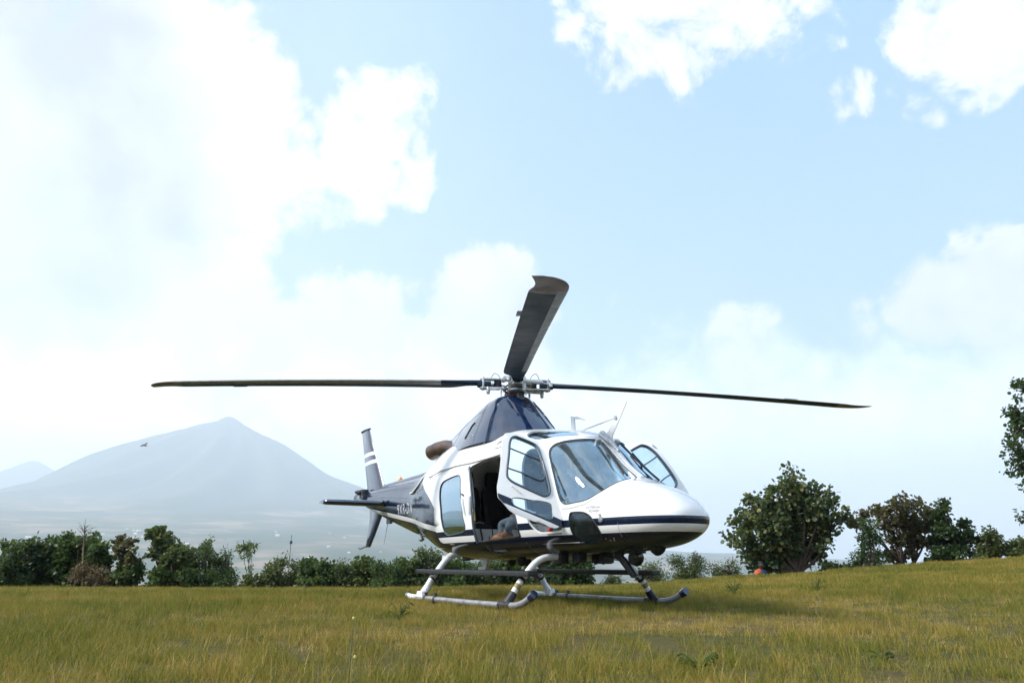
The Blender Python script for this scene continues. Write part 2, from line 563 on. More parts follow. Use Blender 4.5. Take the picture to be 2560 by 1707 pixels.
# x, bottom, top, half width, height of greatest width, upper exponent, lower exponent
ST=[(3.63,.96,.96,.0,.96,2,2),(3.61,.875,1.05,.16,.96,2,2),(3.54,.81,1.13,.29,.96,2,2.1),(3.39,.74,1.23,.42,.96,2.1,2.2),
(3.15,.68,1.33,.52,.97,2.2,2.3),(2.90,.655,1.41,.58,.98,2.25,2.4),(2.6,.64,1.60,.64,1.0,2.3,2.5),(2.3,.62,1.87,.70,1.03,2.4,2.6),
(2.1,.61,2.02,.73,1.05,2.45,2.7),(1.8,.60,2.13,.765,1.08,2.5,2.8),(1.4,.585,2.21,.80,1.12,2.55,2.9),(1.0,.575,2.27,.82,1.15,2.6,3),
(.4,.565,2.35,.83,1.18,2.7,3),(-.4,.565,2.41,.83,1.2,2.75,3),(-1.0,.59,2.41,.82,1.22,2.75,2.9),(-1.5,.67,2.36,.765,1.26,2.7,2.6),
(-2.0,.775,2.24,.65,1.32,2.5,2.4),(-2.5,.87,2.12,.52,1.38,2.3,2.2),(-2.84,.935,2.085,.445,1.43,2.2,2.2),(-3.3,1.02,2.065,.375,1.5,2.2,2.2),
(-4.0,1.165,2.06,.31,1.6,2.2,2.2),(-5.0,1.385,2.05,.235,1.72,2.2,2.2),(-6.1,1.65,2.03,.165,1.84,2.2,2.2),(-6.9,1.84,2.0,.09,1.92,2.1,2.1),(-7.3,1.93,1.955,.012,1.943,2,2)]
_s=[np.sqrt(XN-r[0]) for r in ST]
FB,FT,FW,FZ,NU,NL=[pchip(_s,[r[i] for r in ST]) for i in range(1,7)]
def S(x,t):
    """half section point; t 0 bottom centre, 1 top centre -> (y>=0,z)"""
    x=np.asarray(x,float); t=np.asarray(t,float)
    s=np.sqrt(np.maximum(XN-x,0)); a=(t-.5)*np.pi
    up=a>=0; n=np.where(up,NU(s),NL(s)); zw=FZ(s)
    c=np.maximum(np.cos(a),0); si=np.abs(np.sin(a))
    y=FW(s)*c**(2/n); z=np.where(up, zw+(FT(s)-zw)*si**(2/n), zw-(zw-FB(s))*si**(2/n))
    return y,z


def S_all(x, t, side, off=0.0):
    """point and outward normal of the fuselage skin (side -1 starboard, +1 port)"""
    x = np.asarray(x, float); t = np.asarray(t, float)
    y, z = S(x, t)
    s = np.sqrt(np.maximum(XN - x, 1e-8))
    a = (t - .5) * np.pi; up = a >= 0
    n = np.where(up, NU(s), NL(s)); zw = FZ(s); w = np.maximum(FW(s), 1e-5)
    h = np.maximum(np.where(up, FT(s) - zw, zw - FB(s)), 1e-5)
    ny = n / w * np.clip(y / w, 0, 1) ** (n - 1)
    nz = n / h * np.clip(np.abs(z - zw) / h, 0, 1) ** (n - 1) * np.where(up, 1, -1)
    e = 1e-3
    xa, xb = np.minimum(x + e, XN - 1e-7), x - e
    ya, za = S(xa, t); yb, zb = S(xb, t)
    nx = -((ya - yb) * ny + (za - zb) * nz) / (xa - xb)
    N = np.stack([nx, side * ny, nz], -1)
    N /= np.linalg.norm(N, axis=-1, keepdims=True) + 1e-12
    return np.stack([x, side * y, z], -1) + off * N, N


def t_of_z(x, z):
    lo, hi = 0.0, 1.0
    for _ in range(40):
        m = (lo + hi) / 2
        if S(x, m)[1] < z: lo = m
        else: hi = m
    return (lo + hi) / 2


def chaikin(P, k=2):
    P = [np.array(p, float) for p in P]
    for _ in range(k):
        Q = []
        for a, b in zip(P, P[1:] + P[:1]):
            Q += [a * .78 + b * .22, a * .22 + b * .78]
        P = Q
    return [tuple(p) for p in P]


def inside(poly, pts):
    poly = np.asarray(poly); x, y = pts[:, 0], pts[:, 1]
    c = np.zeros(len(pts), bool)
    j = len(poly) - 1
    for i in range(len(poly)):
        xi, yi = poly[i]; xj, yj = poly[j]
        m = ((yi > y) != (yj > y)) & (x < (xj - xi) * (y - yi) / (yj - yi + 1e-15) + xi)
        c ^= m; j = i
    return c


def dist_poly(poly, pts):
    poly = np.asarray(poly); best = np.full(len(pts), 1e9)
    for a, b in zip(poly, np.roll(poly, -1, 0)):
        d = b - a; L = (d @ d) + 1e-15
        k = np.clip(((pts - a) @ d) / L, 0, 1)
        best = np.minimum(best, np.linalg.norm(pts - a - k[:, None] * d, axis=1))
    return best


VS = 1.7          # stretch of the girth parameter in the flat working domain


def flat(P):
    P = np.asarray(P, float)
    return np.stack([np.sqrt(np.maximum(XN - P[:, 0], 0)), P[:, 1] * VS], -1)


def densify(P, step):
    out = []
    for a, b in zip(P, np.roll(P, -1, 0)):
        k = max(1, int(np.ceil(np.linalg.norm(b - a) / step)))
        out += [a + (b - a) * i / k for i in range(k)]
    return np.array(out)


def skin_data(outer, holes, side, off, thick, step=.03, whole=False, dx=0.0):
    """verts, faces, loop normals, material slots of a curved panel with openings, cut out of the fuselage skin"""
    O = densify(flat(outer), step); Hs = [densify(flat(h), step * .6) for h in holes]
    lo, hi = O.min(0), O.max(0)
    gx = np.arange(lo[0] + step * .5, hi[0], step); gy = np.arange(lo[1] + step * .5, hi[1], step)
    G = np.stack(np.meshgrid(gx, gy, indexing='ij'), -1).reshape(-1, 2)
    k = inside(O, G) & (dist_poly(O, G) > step * .45)
    for h in Hs:
        near = (G[:, 0] > h[:, 0].min() - step) & (G[:, 0] < h[:, 0].max() + step)
        kk = np.ones(len(G), bool)
        kk[near] = ~inside(h, G[near]) & (dist_poly(h, G[near]) > step * .45)
        k &= kk
    G = G[k]
    pts = [O] + Hs
    V, E, b = [], [], 0
    for p in pts:
        n = len(p); V.append(p); E += [(b + i, b + (i + 1) % n) for i in range(n)]; b += n
    V = np.concatenate(V + [G])
    r = delaunay_2d_cdt([Vector(p) for p in V], E, [], 0, 1e-6, False)
    v2 = np.array([(p.x, p.y) for p in r[0]]); tri = np.array([f for f in r[2]])
    c = v2[tri].mean(1)
    ok = inside(O, c)
    for h in Hs: ok &= ~inside(h, c)
    tri = tri[ok]
    x = XN - v2[:, 0] ** 2; t = np.clip(v2[:, 1] / VS, 0, 1)
    P, N = S_all(x, t, side, off)
    P[:, 0] += dx
    a, bb, cc = P[tri[:, 0]], P[tri[:, 1]], P[tri[:, 2]]
    fl = (np.cross(bb - a, cc - a) * N[tri].sum(1)).sum(1) < 0
    tri[fl] = tri[fl][:, ::-1]
    nv = len(P)
    verts = [P]; faces = [tri.tolist()]; norms = [N[tri].reshape(-1, 3)]; slot = [0] * len(tri)
    if thick > 0:
        verts.append(P - N * thick)
        ti = tri[:, ::-1] + nv
        faces.append(ti.tolist()); norms.append(-N[tri[:, ::-1]].reshape(-1, 3)); slot += [1] * len(ti)
        cnt = {}
        for f in tri:
            for i in range(3):
                e = (f[i], f[(i + 1) % 3]); cnt[e] = cnt.get(e, 0) + 1
        rim = []
        for (i, j) in cnt:
            if (j, i) in cnt: continue
            if whole:
                if (v2[i, 1] < 1e-4 and v2[j, 1] < 1e-4) or (v2[i, 1] > VS - 1e-4 and v2[j, 1] > VS - 1e-4): continue
                if abs(v2[i, 0] - v2[j, 0]) < 1e-6 and (v2[i, 0] < lo[0] + 1e-4 or v2[i, 0] > hi[0] - 1e-4): continue
            rim.append((j, i, i + nv, j + nv))
        P2 = np.concatenate(verts)
        for q in rim:
            n = np.cross(P2[q[1]] - P2[q[0]], P2[q[3]] - P2[q[0]]); n /= np.linalg.norm(n) + 1e-12
            norms.append(np.repeat(n[None], 4, 0))
        faces.append(rim); slot += [2] * len(rim)
    F = [tuple(int(i) for i in f) for g in faces for f in g]
    return np.concatenate(verts), F, np.concatenate(norms), slot


def skin(name, datas, mats, parent):
    me = bpy.data.meshes.new(name)
    V = []; F = []; Nn = []; Sl = []
    for v, f, n, s in datas:
        b = len(V); V += v.tolist(); F += [tuple(i + b for i in q) for q in f]; Nn.append(n); Sl += s
    me.from_pydata(V, [], F)
    mats = list(mats) if isinstance(mats, (list, tuple)) else [mats]
    while len(mats) < 3: mats.append(mats[-1])
    for m in mats: me.materials.append(m)
    me.polygons.foreach_set('material_index', Sl)
    me.shade_smooth()
    me.normals_split_custom_set(np.concatenate(Nn).tolist())
    o = bpy.data.objects.new(name, me)
    return link(o, parent)


def on_skin(P, side, off=0.0, dx=0.0):
    Q = S_all([p[0] for p in P], [p[1] for p in P], side, off)[0]
    Q[:, 0] += dx
    return [Vector(q) for q in Q]


# ---- outlines on the skin: (station x, girth t)
WSHIELD = [(1.881,.708),(1.839,.733),(1.833,.755),(1.865,.781),(1.94,.807),(2.04,.84),(2.12,.88),(2.17,.93),(2.195,.975),(2.4,.975),(2.62,.975),(2.84,.975),(2.85,.94),(2.851,.899),(2.847,.848),(2.831,.774),(2.78,.683),(2.674,.608),(2.562,.572),(2.453,.552),(2.323,.533),(2.26,.534),(2.219,.541),(2.171,.565),(2.084,.615),(1.962,.673)]
ROOFWIN = [(1.105,.833),(1.06,.867),(1.09,.905),(1.25,.93),(1.5,.935),(1.75,.935),(1.95,.925),(2.03,.905),(1.97,.875),(1.86,.85),(1.726,.826),(1.585,.804),(1.447,.79),(1.25,.808)]
CHIN = [(2.362,.495),(2.383,.508),(2.429,.512),(2.558,.519),(2.633,.514),(2.699,.499),(2.73,.474),(2.768,.436),(2.781,.363),(2.736,.298),(2.64,.265),(2.538,.254),(2.45,.25),(2.40,.262),(2.385,.303),(2.375,.36),(2.37,.426)]
SDOOR = [(.102,.632),(.22,.575),(.31,.519),(.345,.43),(.339,.338),(-.2,.334),(-.76,.336),(-.86,.43),(-.93,.52),(-.90,.585),(-.82,.609),(-.3,.622)]
SDWIN = [(-.742,.566),(-.672,.587),(-.4,.598),(-.128,.604),(-.07,.588),(-.04,.547),(.031,.509),(.108,.473),(.136,.451),(.103,.421),(-.2,.409),(-.475,.401),(-.553,.427),(-.635,.49),(-.727,.53)]
OPEN = [(.035,.631),(.45,.663),(.80,.684),(.87,.677),(1.0,.632),(1.19,.563),(1.364,.494),(1.40,.44),(1.406,.37),(1.36,.362),(.8,.344),(.272,.327),(.24,.34),(.282,.504),(.17,.573)]
COPEN = [(1.55,.53),(1.60,.485),(1.64,.455),(1.779,.387),(1.941,.388),(2.193,.403),(2.235,.425),(2.24,.48),(2.20,.512),(2.16,.525),(1.90,.66),(1.82,.70),(1.72,.728),(1.62,.735),(1.49,.735),(1.42,.72),(1.39,.69),(1.41,.64)]
CDOOR = [(1.385,.542),(1.476,.457),(1.495,.435),(1.559,.419),(1.7,.372),(1.899,.378),(2.202,.395),(2.243,.414),(2.262,.444),(2.262,.482),(2.221,.515),(2.181,.526),(1.877,.689),(1.775,.79),(1.71,.818),(1.625,.79),(1.482,.765),(1.398,.741),(1.307,.704),(1.281,.682),(1.291,.643)]
CDWIN = [(1.425,.600),(1.39,.64),(1.38,.675),(1.392,.694),(1.424,.712),(1.459,.717),(1.56,.73),(1.66,.741),(1.70,.737),(1.732,.721),(1.802,.666),(1.873,.627),(2.021,.551),(2.032,.541),(2.025,.53),(1.996,.522),(1.961,.518),(1.78,.514),(1.591,.511),(1.533,.514),(1.504,.519),(1.476,.537)]
CDLOW = [(1.645,.455),(1.653,.466),(1.693,.48),(1.784,.492),(1.945,.504),(2.05,.511),(2.09,.511),(2.121,.504),(2.155,.478),(2.144,.451),(2.118,.441),(1.939,.434),(1.718,.428),(1.667,.437)]


def wt_pts(P, k=2):
    return chaikin(P, k)


# ---- paint
def livery(name, lift=True, drop=0.0, rear=True):
    """white over navy, with the navy and white cheat lines; wear and dust on top"""
    m = bpy.data.materials.new(name); m.use_nodes = True
    t = NT(m.node_tree); b = t.n['Principled BSDF']
    co = t.new('ShaderNodeTexCoord').outputs['Object']
    sp = t.new('ShaderNodeSeparateXYZ'); t.l.new(co, sp.inputs[0])
    x, z = sp.outputs[0], sp.outputs[2]
    zz = t.math('ADD', z, drop)
    if lift:
        k = t.math('MULTIPLY', t.math('MULTIPLY', t.math('SUBTRACT', .1, x), 1 / .95, clamp=True), .14)
        k2 = t.math('MULTIPLY', t.math('MAXIMUM', t.math('SUBTRACT', -.85, x), 0.0), .12)
        zz = t.math('SUBTRACT', t.math('SUBTRACT', zz, k), k2)
    low = t.math('LESS_THAN', zz, .822)
    band = t.math('MULTIPLY', t.math('GREATER_THAN', zz, .90), t.math('LESS_THAN', zz, .98))
    navy = t.math('MAXIMUM', low, band)
    if rear:
        fc = t.new('ShaderNodeFloatCurve')
        cv = fc.mapping.curves[0]
        pts = [((zv - .8) / 1.5, (xv + 3.6) / 3.0) for zv, xv in ((.8, -.72), (1.0, -.81), (1.27, -.99), (1.51, -1.33), (1.76, -1.95), (2.02, -2.7), (2.3, -3.4))]
        cv.points[0].location = pts[0]; cv.points[-1].location = pts[-1]
        for p in pts[1:-1]: cv.points.new(*p)
        fc.mapping.update()
        t.l.new(t.math('MULTIPLY', t.math('SUBTRACT', z, .8), 1 / 1.5, clamp=True), fc.inputs['Value'])
        xb = t.math('SUBTRACT', t.math('MULTIPLY', fc.outputs[0], 3.0), 3.6)
        aft = t.math('MULTIPLY', t.math('LESS_THAN', x, xb), t.math('GREATER_THAN', zz, .90))
        navy = t.math('MAXIMUM', navy, aft)
    dust = t.ramp(t.noise(co, 3.0, 7.0, .65), .45, .8)
    spk = t.ramp(t.noise(co, 70.0, 3.0, .7), .66, .76)
    wht = t.mix(t.math('MULTIPLY', dust, .5), (.80, .805, .81), (.66, .66, .65))
    wht = t.mix(t.math('MULTIPLY', spk, .12), wht, (.35, .32, .28))
    soot = t.math('MULTIPLY', t.math('MULTIPLY', t.ramp(x, -1.1, -1.7), t.ramp(z, 1.65, 2.0)), t.ramp(t.noise(t.vmath('MULTIPLY', co, (1.2, 6.0, 6.0)), 2.0, 6.0, .65), .38, .72, 0, .55))
    wht = t.mix(soot, wht, (.20, .19, .18))
    nav = t.mix(t.math('MULTIPLY', dust, .35), (.002, .009, .032), (.008, .016, .038))
    b.inputs['Specular IOR Level'].default_value = .2
    t.l.new(t.mix(navy, wht, nav), b.inputs['Base Color'])
    t.l.new(t.math('ADD', t.math('MULTIPLY', dust, .16), .20), b.inputs['Roughness'])
    b.inputs['Coat Weight'].default_value = .7
    b.inputs['Coat IOR'].default_value = 1.45
    t.l.new(t.math('ADD', t.math('MULTIPLY', dust, .10), .03), b.inputs['Coat Roughness'])
    bp = t.new('ShaderNodeBump'); bp.inputs['Strength'].default_value = .06; bp.inputs['Distance'].default_value = .02
    t.l.new(t.noise(co, 5.0, 3.0, .5), bp.inputs['Height'])
    t.l.new(bp.outputs[0], b.inputs['Normal']); t.l.new(bp.outputs[0], b.inputs['Coat Normal'])
    return m


def glass(name, tint, refl=1.0, dust_glare=(.005, .05)):
    m = bpy.data.materials.new(name); m.use_nodes = True
    t = NT(m.node_tree); t.n.clear()
    tr = t.new('ShaderNodeBsdfTransparent'); tr.inputs['Color'].default_value = (*tint, 1)
    gl = t.new('ShaderNodeBsdfGlossy'); gl.inputs['Roughness'].default_value = .015
    gl.inputs['Color'].default_value = (.78, .91, 1.0, 1)
    co = t.new('ShaderNodeTexCoord').outputs['Object']
    bp = t.new('ShaderNodeBump'); bp.inputs['Strength'].default_value = .05; bp.inputs['Distance'].default_value = .02
    t.l.new(t.noise(co, 3.0, 2.0, .5), bp.inputs['Height']); t.l.new(bp.outputs[0], gl.inputs['Normal'])
    ge = t.new('ShaderNodeNewGeometry')
    cs_ = t.math('ABSOLUTE', t.vmath('DOT_PRODUCT', ge.outputs['Normal'], ge.outputs['Incoming']))
    fr = t.math('ADD', t.math('MULTIPLY', t.math('POWER', t.math('SUBTRACT', 1.0, cs_, clamp=True), 5.0), .955), .045)   # Schlick, the same from both faces of the pane
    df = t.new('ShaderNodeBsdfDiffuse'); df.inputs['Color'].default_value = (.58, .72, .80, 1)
    dust = t.ramp(t.noise(co, 6.0, 7.0, .7), .4, .8, *dust_glare)  # dust, plus milky pale blue sun glare put into the pane colour
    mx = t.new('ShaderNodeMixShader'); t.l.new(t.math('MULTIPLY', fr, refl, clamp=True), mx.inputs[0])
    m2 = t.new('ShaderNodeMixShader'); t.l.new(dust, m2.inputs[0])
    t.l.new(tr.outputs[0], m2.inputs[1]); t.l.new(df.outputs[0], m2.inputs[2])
    t.l.new(m2.outputs[0], mx.inputs[1]); t.l.new(gl.outputs[0], mx.inputs[2])
    o = t.new('ShaderNodeOutputMaterial'); t.l.new(mx.outputs[0], o.inputs['Surface'])
    return m


M_BODY = livery('livery_paint')
M_SDOOR = livery('sliding_door_paint', lift=False, drop=.022, rear=False)
M_CDOOR = livery('cockpit_door_paint', lift=False, rear=False)
M_NAVY = pbr('navy_gloss', (.003, .014, .052), .18, 0, 1.0, var=.3, vscale=4, col2=(.006, .017, .045), spec=.5)
M_NAVY.node_tree.nodes['Principled BSDF'].inputs['Coat IOR'].default_value = 1.62
M_WHITE = pbr('white_paint', (.80, .80, .80), .35, 0, .4, var=.12, vscale=8)
M_LINER = pbr('cabin_liner', (.78, .78, .76), .8, var=.15, vscale=5)
M_RIM = pbr('door_jamb_white', (.72, .72, .72), .45, var=.1)
M_RUB = pbr('black_rubber', (.018, .02, .024), .6, var=.3, vscale=20)
M_BLK = pbr('black_paint', (.010, .012, .016), .5, 0, .05, var=.4, vscale=15, col2=(.03, .03, .03))
M_SEAL = pbr('window_seal_grey', (.05, .07, .10), .45, 0, .2)
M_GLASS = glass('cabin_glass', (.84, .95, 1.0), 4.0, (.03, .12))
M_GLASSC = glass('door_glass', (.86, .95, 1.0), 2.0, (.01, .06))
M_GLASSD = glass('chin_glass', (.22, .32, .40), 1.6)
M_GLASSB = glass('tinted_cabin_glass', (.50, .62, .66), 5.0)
M_ALU = pbr('machined_aluminium', (.60, .61, .62), .32, .75, var=.35, vscale=25)
M_STEEL = pbr('dark_steel', (.10, .105, .11), .4, .7, var=.4, vscale=25)
M_BLADE = pbr('blade_composite', (.008, .020, .034), .5, 0, .0, var=.45, vscale=3.0, col2=(.016, .034, .052), bump=.05, bscale=90, spec=.18)
M_LE = pbr('erosion_strip', (.30, .31, .32), .42, .25, var=.3, vscale=8)
M_TIP = pbr('blade_tip_cap', (.21, .14, .10), .45, .1, var=.4, vscale=6)
M_EXH = pbr('heat_stained_steel', (.07, .058, .052), .42, .6, var=.5, vscale=6, col2=(.17, .10, .065))
M_SEAT = pbr('black_leather', (.010, .013, .018), .55, var=.4, vscale=12, bump=.2, bscale=40)
M_PIPE = pbr('seat_piping', (.10, .16, .24), .5)
M_FLOOR = pbr('cabin_floor_grey', (.74, .74, .73), .7, var=.2, vscale=8)
M_TUBE = pbr('skid_white', (.84, .85, .86), .4, 0, .3, var=.25, vscale=7, col2=(.66, .65, .63))
M_SKID = pbr('skid_tube_grey', (.36, .37, .39), .45, .5, var=.5, vscale=9, col2=(.20, .20, .20))
M_YEL = pbr('yellow_zinc', (.28, .22, .07), .55, var=.3)
M_ORANGE = pbr('orange_lens', (.85, .28, .03), .2, 0, .5)
M_RED = pbr('red_tag', (.5, .04, .03), .5)
M_BOOT = pbr('mast_boot_red', (.16, .05, .04), .6)

HELI = empty('helicopter')
tag(HELI, 'white and navy four-blade helicopter with open doors parked on the grass', 'helicopter')

# ---- fuselage shell
smax = math.sqrt(XN + 7.3)
whole = [(XN - .003 ** 2, 0), (-7.29, 0), (-7.29, 1), (XN - .003 ** 2, 1)]
holesS = [wt_pts(WSHIELD), wt_pts(ROOFWIN), wt_pts(CHIN), wt_pts(OPEN, 1), wt_pts(COPEN, 1)]
PWIN = [(x + .62, t) for x, t in SDWIN]
holesP = [wt_pts(WSHIELD), wt_pts(ROOFWIN), wt_pts(CHIN), wt_pts(COPEN, 1), wt_pts(PWIN)]
fus = skin('fuselage', [skin_data(whole, holesS, -1, 0, .03, .024, True), skin_data(whole, holesP, 1, 0, .03, .03, True)],
           [M_BODY, M_LINER, M_RIM], HELI)


def pane(name, poly, side, parent, mat, off=-.012, thick=.006, dx=0.0, bulge=0.0, step=.04):
    d = skin_data(wt_pts(poly), [], side, off, thick, step, dx=dx)
    if bulge:
        O = flat(wt_pts(poly)); v = d[0]; n = len(v) // 2
        c = v[:n].mean(0); rr = np.linalg.norm(v[:n] - c, axis=1).max()
        for half in (slice(0, n), slice(n, 2 * n)):
            q = np.linalg.norm(v[half] - c, axis=1) / rr
            P, N = None, None
            v[half, 1] += side * bulge * np.clip(1 - q ** 2, 0, 1)
            v[half, 2] -= .4 * bulge * np.clip(1 - q ** 2, 0, 1)
    return skin(name, [d], mat, parent)


for sd in (-1, 1):
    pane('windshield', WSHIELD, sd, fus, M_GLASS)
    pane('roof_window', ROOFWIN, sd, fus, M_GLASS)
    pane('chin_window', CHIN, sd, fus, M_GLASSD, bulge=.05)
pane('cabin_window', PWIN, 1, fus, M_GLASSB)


def seal(poly, side, parent, r=.011, off=.002, dx=0.0, name='window_seal', mat=None, k=2):
    P = densify(np.array(wt_pts(poly, k)), .03)
    MB().tube(on_skin([tuple(p) for p in P], side, off, dx), r, 8, closed=True).build(name, mat or M_SEAL, parent, smooth=80)


for sd in (-1, 1):
    seal(WSHIELD, sd, fus, .006, 0.0, name='windshield_trim', mat=M_SEAL)
    seal(CHIN, sd, fus, .008, .0, name='chin_window_trim', mat=M_BLK)
seal(OPEN, -1, fus, .012, .002, name='door_frame_seal', mat=M_STEEL, k=1)


def seam(pts, side=-1, r=.0045, parent=None, name='panel_seam', off=-.001):
    P = []
    for a, b in zip(pts, pts[1:]):
        k = max(2, int(math.hypot(a[0] - b[0], (a[1] - b[1]) * 2) / .04))
        P += [(a[0] + (b[0] - a[0]) * i / k, a[1] + (b[1] - a[1]) * i / k) for i in range(k)]
    P.append(pts[-1])
    MB().tube(on_skin(P, side, off), r, 6).build(name, M_SEAMS, parent or fus, smooth=80)


M_SEAMS = pbr('panel_gap', (.30, .31, .33), .7)
seam([(2.248, .516), (2.374, .522), (2.456, .532), (2.60, .56), (2.72, .61), (2.83, .68), (2.89, .78), (2.905, .9), (2.905, .99)])
seam([(1.90, .69), (1.80, .74), (1.80, .775), (1.92, .82), (2.06, .866), (2.12, .93), (2.14, .99)], r=.003)
seam([(3.02, .30), (3.05, .42), (3.05, .46)], r=.003)
seam([(.10, .655), (-.4, .653), (-.95, .63), (-1.5, .615)], r=.005)
seam([(-.45, .92), (-.9, .80), (-1.2, .70), (-1.4, .62)], r=.003)
seam([(3.30, .62), (3.12, .60), (3.0, .585), (2.9, .56)], r=.0022)
seam([(3.02, .52), (3.04, .62), (3.03, .75), (3.02, .99)], r=.0022)
seam([(1.02, .86), (.98, .75), (.95, .70)], r=.0028)
seam([(.45, .30), (.42, .20), (.42, .05)], r=.003)
seam([(1.45, .31), (1.43, .20), (1.43, .05)], r=.003)
seam([(.95, .70), (.5, .73), (.0, .76), (-.5, .80)], r=.0025)

# ---- doors
HP = Vector((2.2506, -.708, 1.0171)); HA = Vector((-.4656, .0719, .8821)).normalized()


def hung(o, side, angle):
    p = Vector((HP.x, HP.y * -side, HP.z)); a = Vector((HA.x, HA.y * -side, HA.z))
    o.matrix_local = Matrix.Translation(p) @ Matrix.Rotation(R(angle) * -side, 4, a) @ Matrix.Translation(-p)


for sd, angle in ((-1, 70), (1, 83)):
    d = skin('cockpit_door', [skin_data(wt_pts(CDOOR, 1), [wt_pts(CDWIN), wt_pts(CDLOW)], sd, .004, .035, .03)], [M_CDOOR, M_RIM, M_RIM], HELI)
    hung(d, sd, angle)
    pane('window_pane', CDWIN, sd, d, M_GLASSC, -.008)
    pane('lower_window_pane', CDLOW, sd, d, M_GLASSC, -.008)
    seal(CDWIN, sd, d, .015, .004)
    for nm, pts in (('window_bar', [(1.41, .623), (1.608, .635), (1.80, .653)]), ('window_bar', [(1.483, .543), (1.64, .552), (1.804, .558), (1.88, .563), (1.915, .572), (1.92, .585), (1.905, .60), (1.84, .64)])):
        MB().tube(on_skin(pts, sd, -.004), .009, 8).build(nm, M_SEAL, d, smooth=80)
    hb = MB(); q = on_skin([(1.60, .503), (1.66, .501), (1.72, .499)], sd, .016)
    hb.tube(q, [.006, .011, .006], 8); hb.tube([q[0], on_skin([(1.60, .503)], sd, -.01)[0]], .008, 8)
    hb.build('door_handle', M_WHITE, d, smooth=60)
    lb = MB(); q = on_skin([(1.85, .447), (1.93, .447), (1.96, .458)], sd, -.045)
    lb.tube(q, [.012, .016, .008], 8); lb.build('inner_latch', M_WHITE, d, smooth=60)
    hg = MB(); q = on_skin([(2.255, .50), (2.235, .517)], sd, .006); hg.tube(q, .010, 8); hg.build('hinge', M_STEEL, d, smooth=60)

for sd, dx in ((-1, 0.0), (1, .62)):
    d = skin('sliding_door', [skin_data(wt_pts(SDOOR, 1), [wt_pts(SDWIN)], sd, .05 if sd < 0 else .006, .035, .035, dx=dx)], [M_SDOOR, M_RIM, M_RUB], HELI)
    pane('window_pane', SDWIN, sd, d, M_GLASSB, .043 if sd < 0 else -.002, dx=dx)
    seal(SDWIN, sd, d, .007, .051 if sd < 0 else .006, dx)
    q = on_skin([(.062, .528), (.080, .517), (.125, .503), (.15, .497)], sd, .075 if sd < 0 else .03, dx)
    MB().tube(q, [.010, .014, .014, .010], 8).build('door_handle', M_WHITE, d, smooth=60)
    q = on_skin([(.02, .538), (.085, .533)], sd, .055 if sd < 0 else .012, dx)
    MB().tube(q, .012, 8).build('door_lock', M_STEEL, d, smooth=60)
    if sd < 0:
        P = [(.103, .634), (.22, .576), (.312, .519), (.347, .43), (.341, .336)]
        MB().tube(on_skin(P, sd, .035), .016, 8, flat=1).build('edge_seal', M_SEAL, d, smooth=80)
P = [(-1.45, .632), (-.9, .645), (-.4, .652), (.1, .657), (.5, .672), (.82, .694)]
MB().tube(on_skin(P, -1, .012), .012, 8).build('door_rail', M_WHITE, fus, smooth=80)
# striker and latch on the rear door post
q = on_skin([(.33, .50), (.345, .475)], -1, .01)
lt = MB(); lt.tube(q, .018, 8); lt.tube([q[0] + Vector((0, -.02, .04)), q[0] + Vector((.03, -.03, .0))], .008, 6)
lt.build('door_latch', M_YEL, fus, smooth=60)
# sill plate, scuff strips
sl_ = on_skin([(.30, .333), (.8, .350), (1.38, .369)], -1, .008)
MB().tube(sl_, .014, 8, flat=.5).build('door_sill', M_STEEL, fus, smooth=60)
q = on_skin([(1.95, .377), (2.08, .381), (2.20, .386)], -1, .004)
MB().tube(q, .014, 6, flat=.4).build('entry_scuff_strip', pbr('worn_grip', (.28, .26, .22), .9), fus, smooth=60)

# ---- interior
fl = MB()
xs = np.linspace(2.45, -1.35, 24)
wy = [max(float(S(x, t_of_z(x, .80))[0]) - .06, .1) for x in xs]
V = np.array([[(x, -w, .795), (x, w, .795)] for x, w in zip(xs, wy)])
fl.prism([tuple(v[0]) for v in V] + [tuple(v[1]) for v in V[::-1]], (0, 0, -.06))
fl.build('cabin_floor', M_FLOOR, HELI, smooth=30)


def bulkhead(x, name, mat, thick=.04, z0=.78, z1=9, inset=.035, gap=None):
    ts = np.linspace(t_of_z(x, z0), .985 if z1 > 5 else t_of_z(x, z1), 22)
    y, z = S(np.full(22, x), ts)
    y = np.maximum(y - inset, .0)
    L = [(x, -a, b - inset * .6) for a, b in zip(y, z)]; Rr = [(x, a, b - inset * .6) for a, b in zip(y, z)][::-1]
    return MB().prism(L + Rr, (-thick, 0, 0)).build(name, mat, HELI, smooth=30)


bulkhead(-1.15, 'rear_bulkhead', M_LINER)
# door post between cockpit and cabin, port side ribs
for x in (-.35, .35):
    ts = np.linspace(.45, .97, 16); rb = MB(); rb.tube(on_skin([(x, t) for t in ts], 1, -.05), .035, 6)
    rb.build('frame_rib', M_LINER, HELI, smooth=60)
for zz_ in (1.42, 1.66):
    tr_ = MB(); tr_.tube(on_skin([(x, t_of_z(x, zz_)) for x in np.linspace(-1.05, 1.2, 12)], 1, -.045), .022, 6)
    tr_.build('side_trim', M_BLK, HELI, smooth=60)


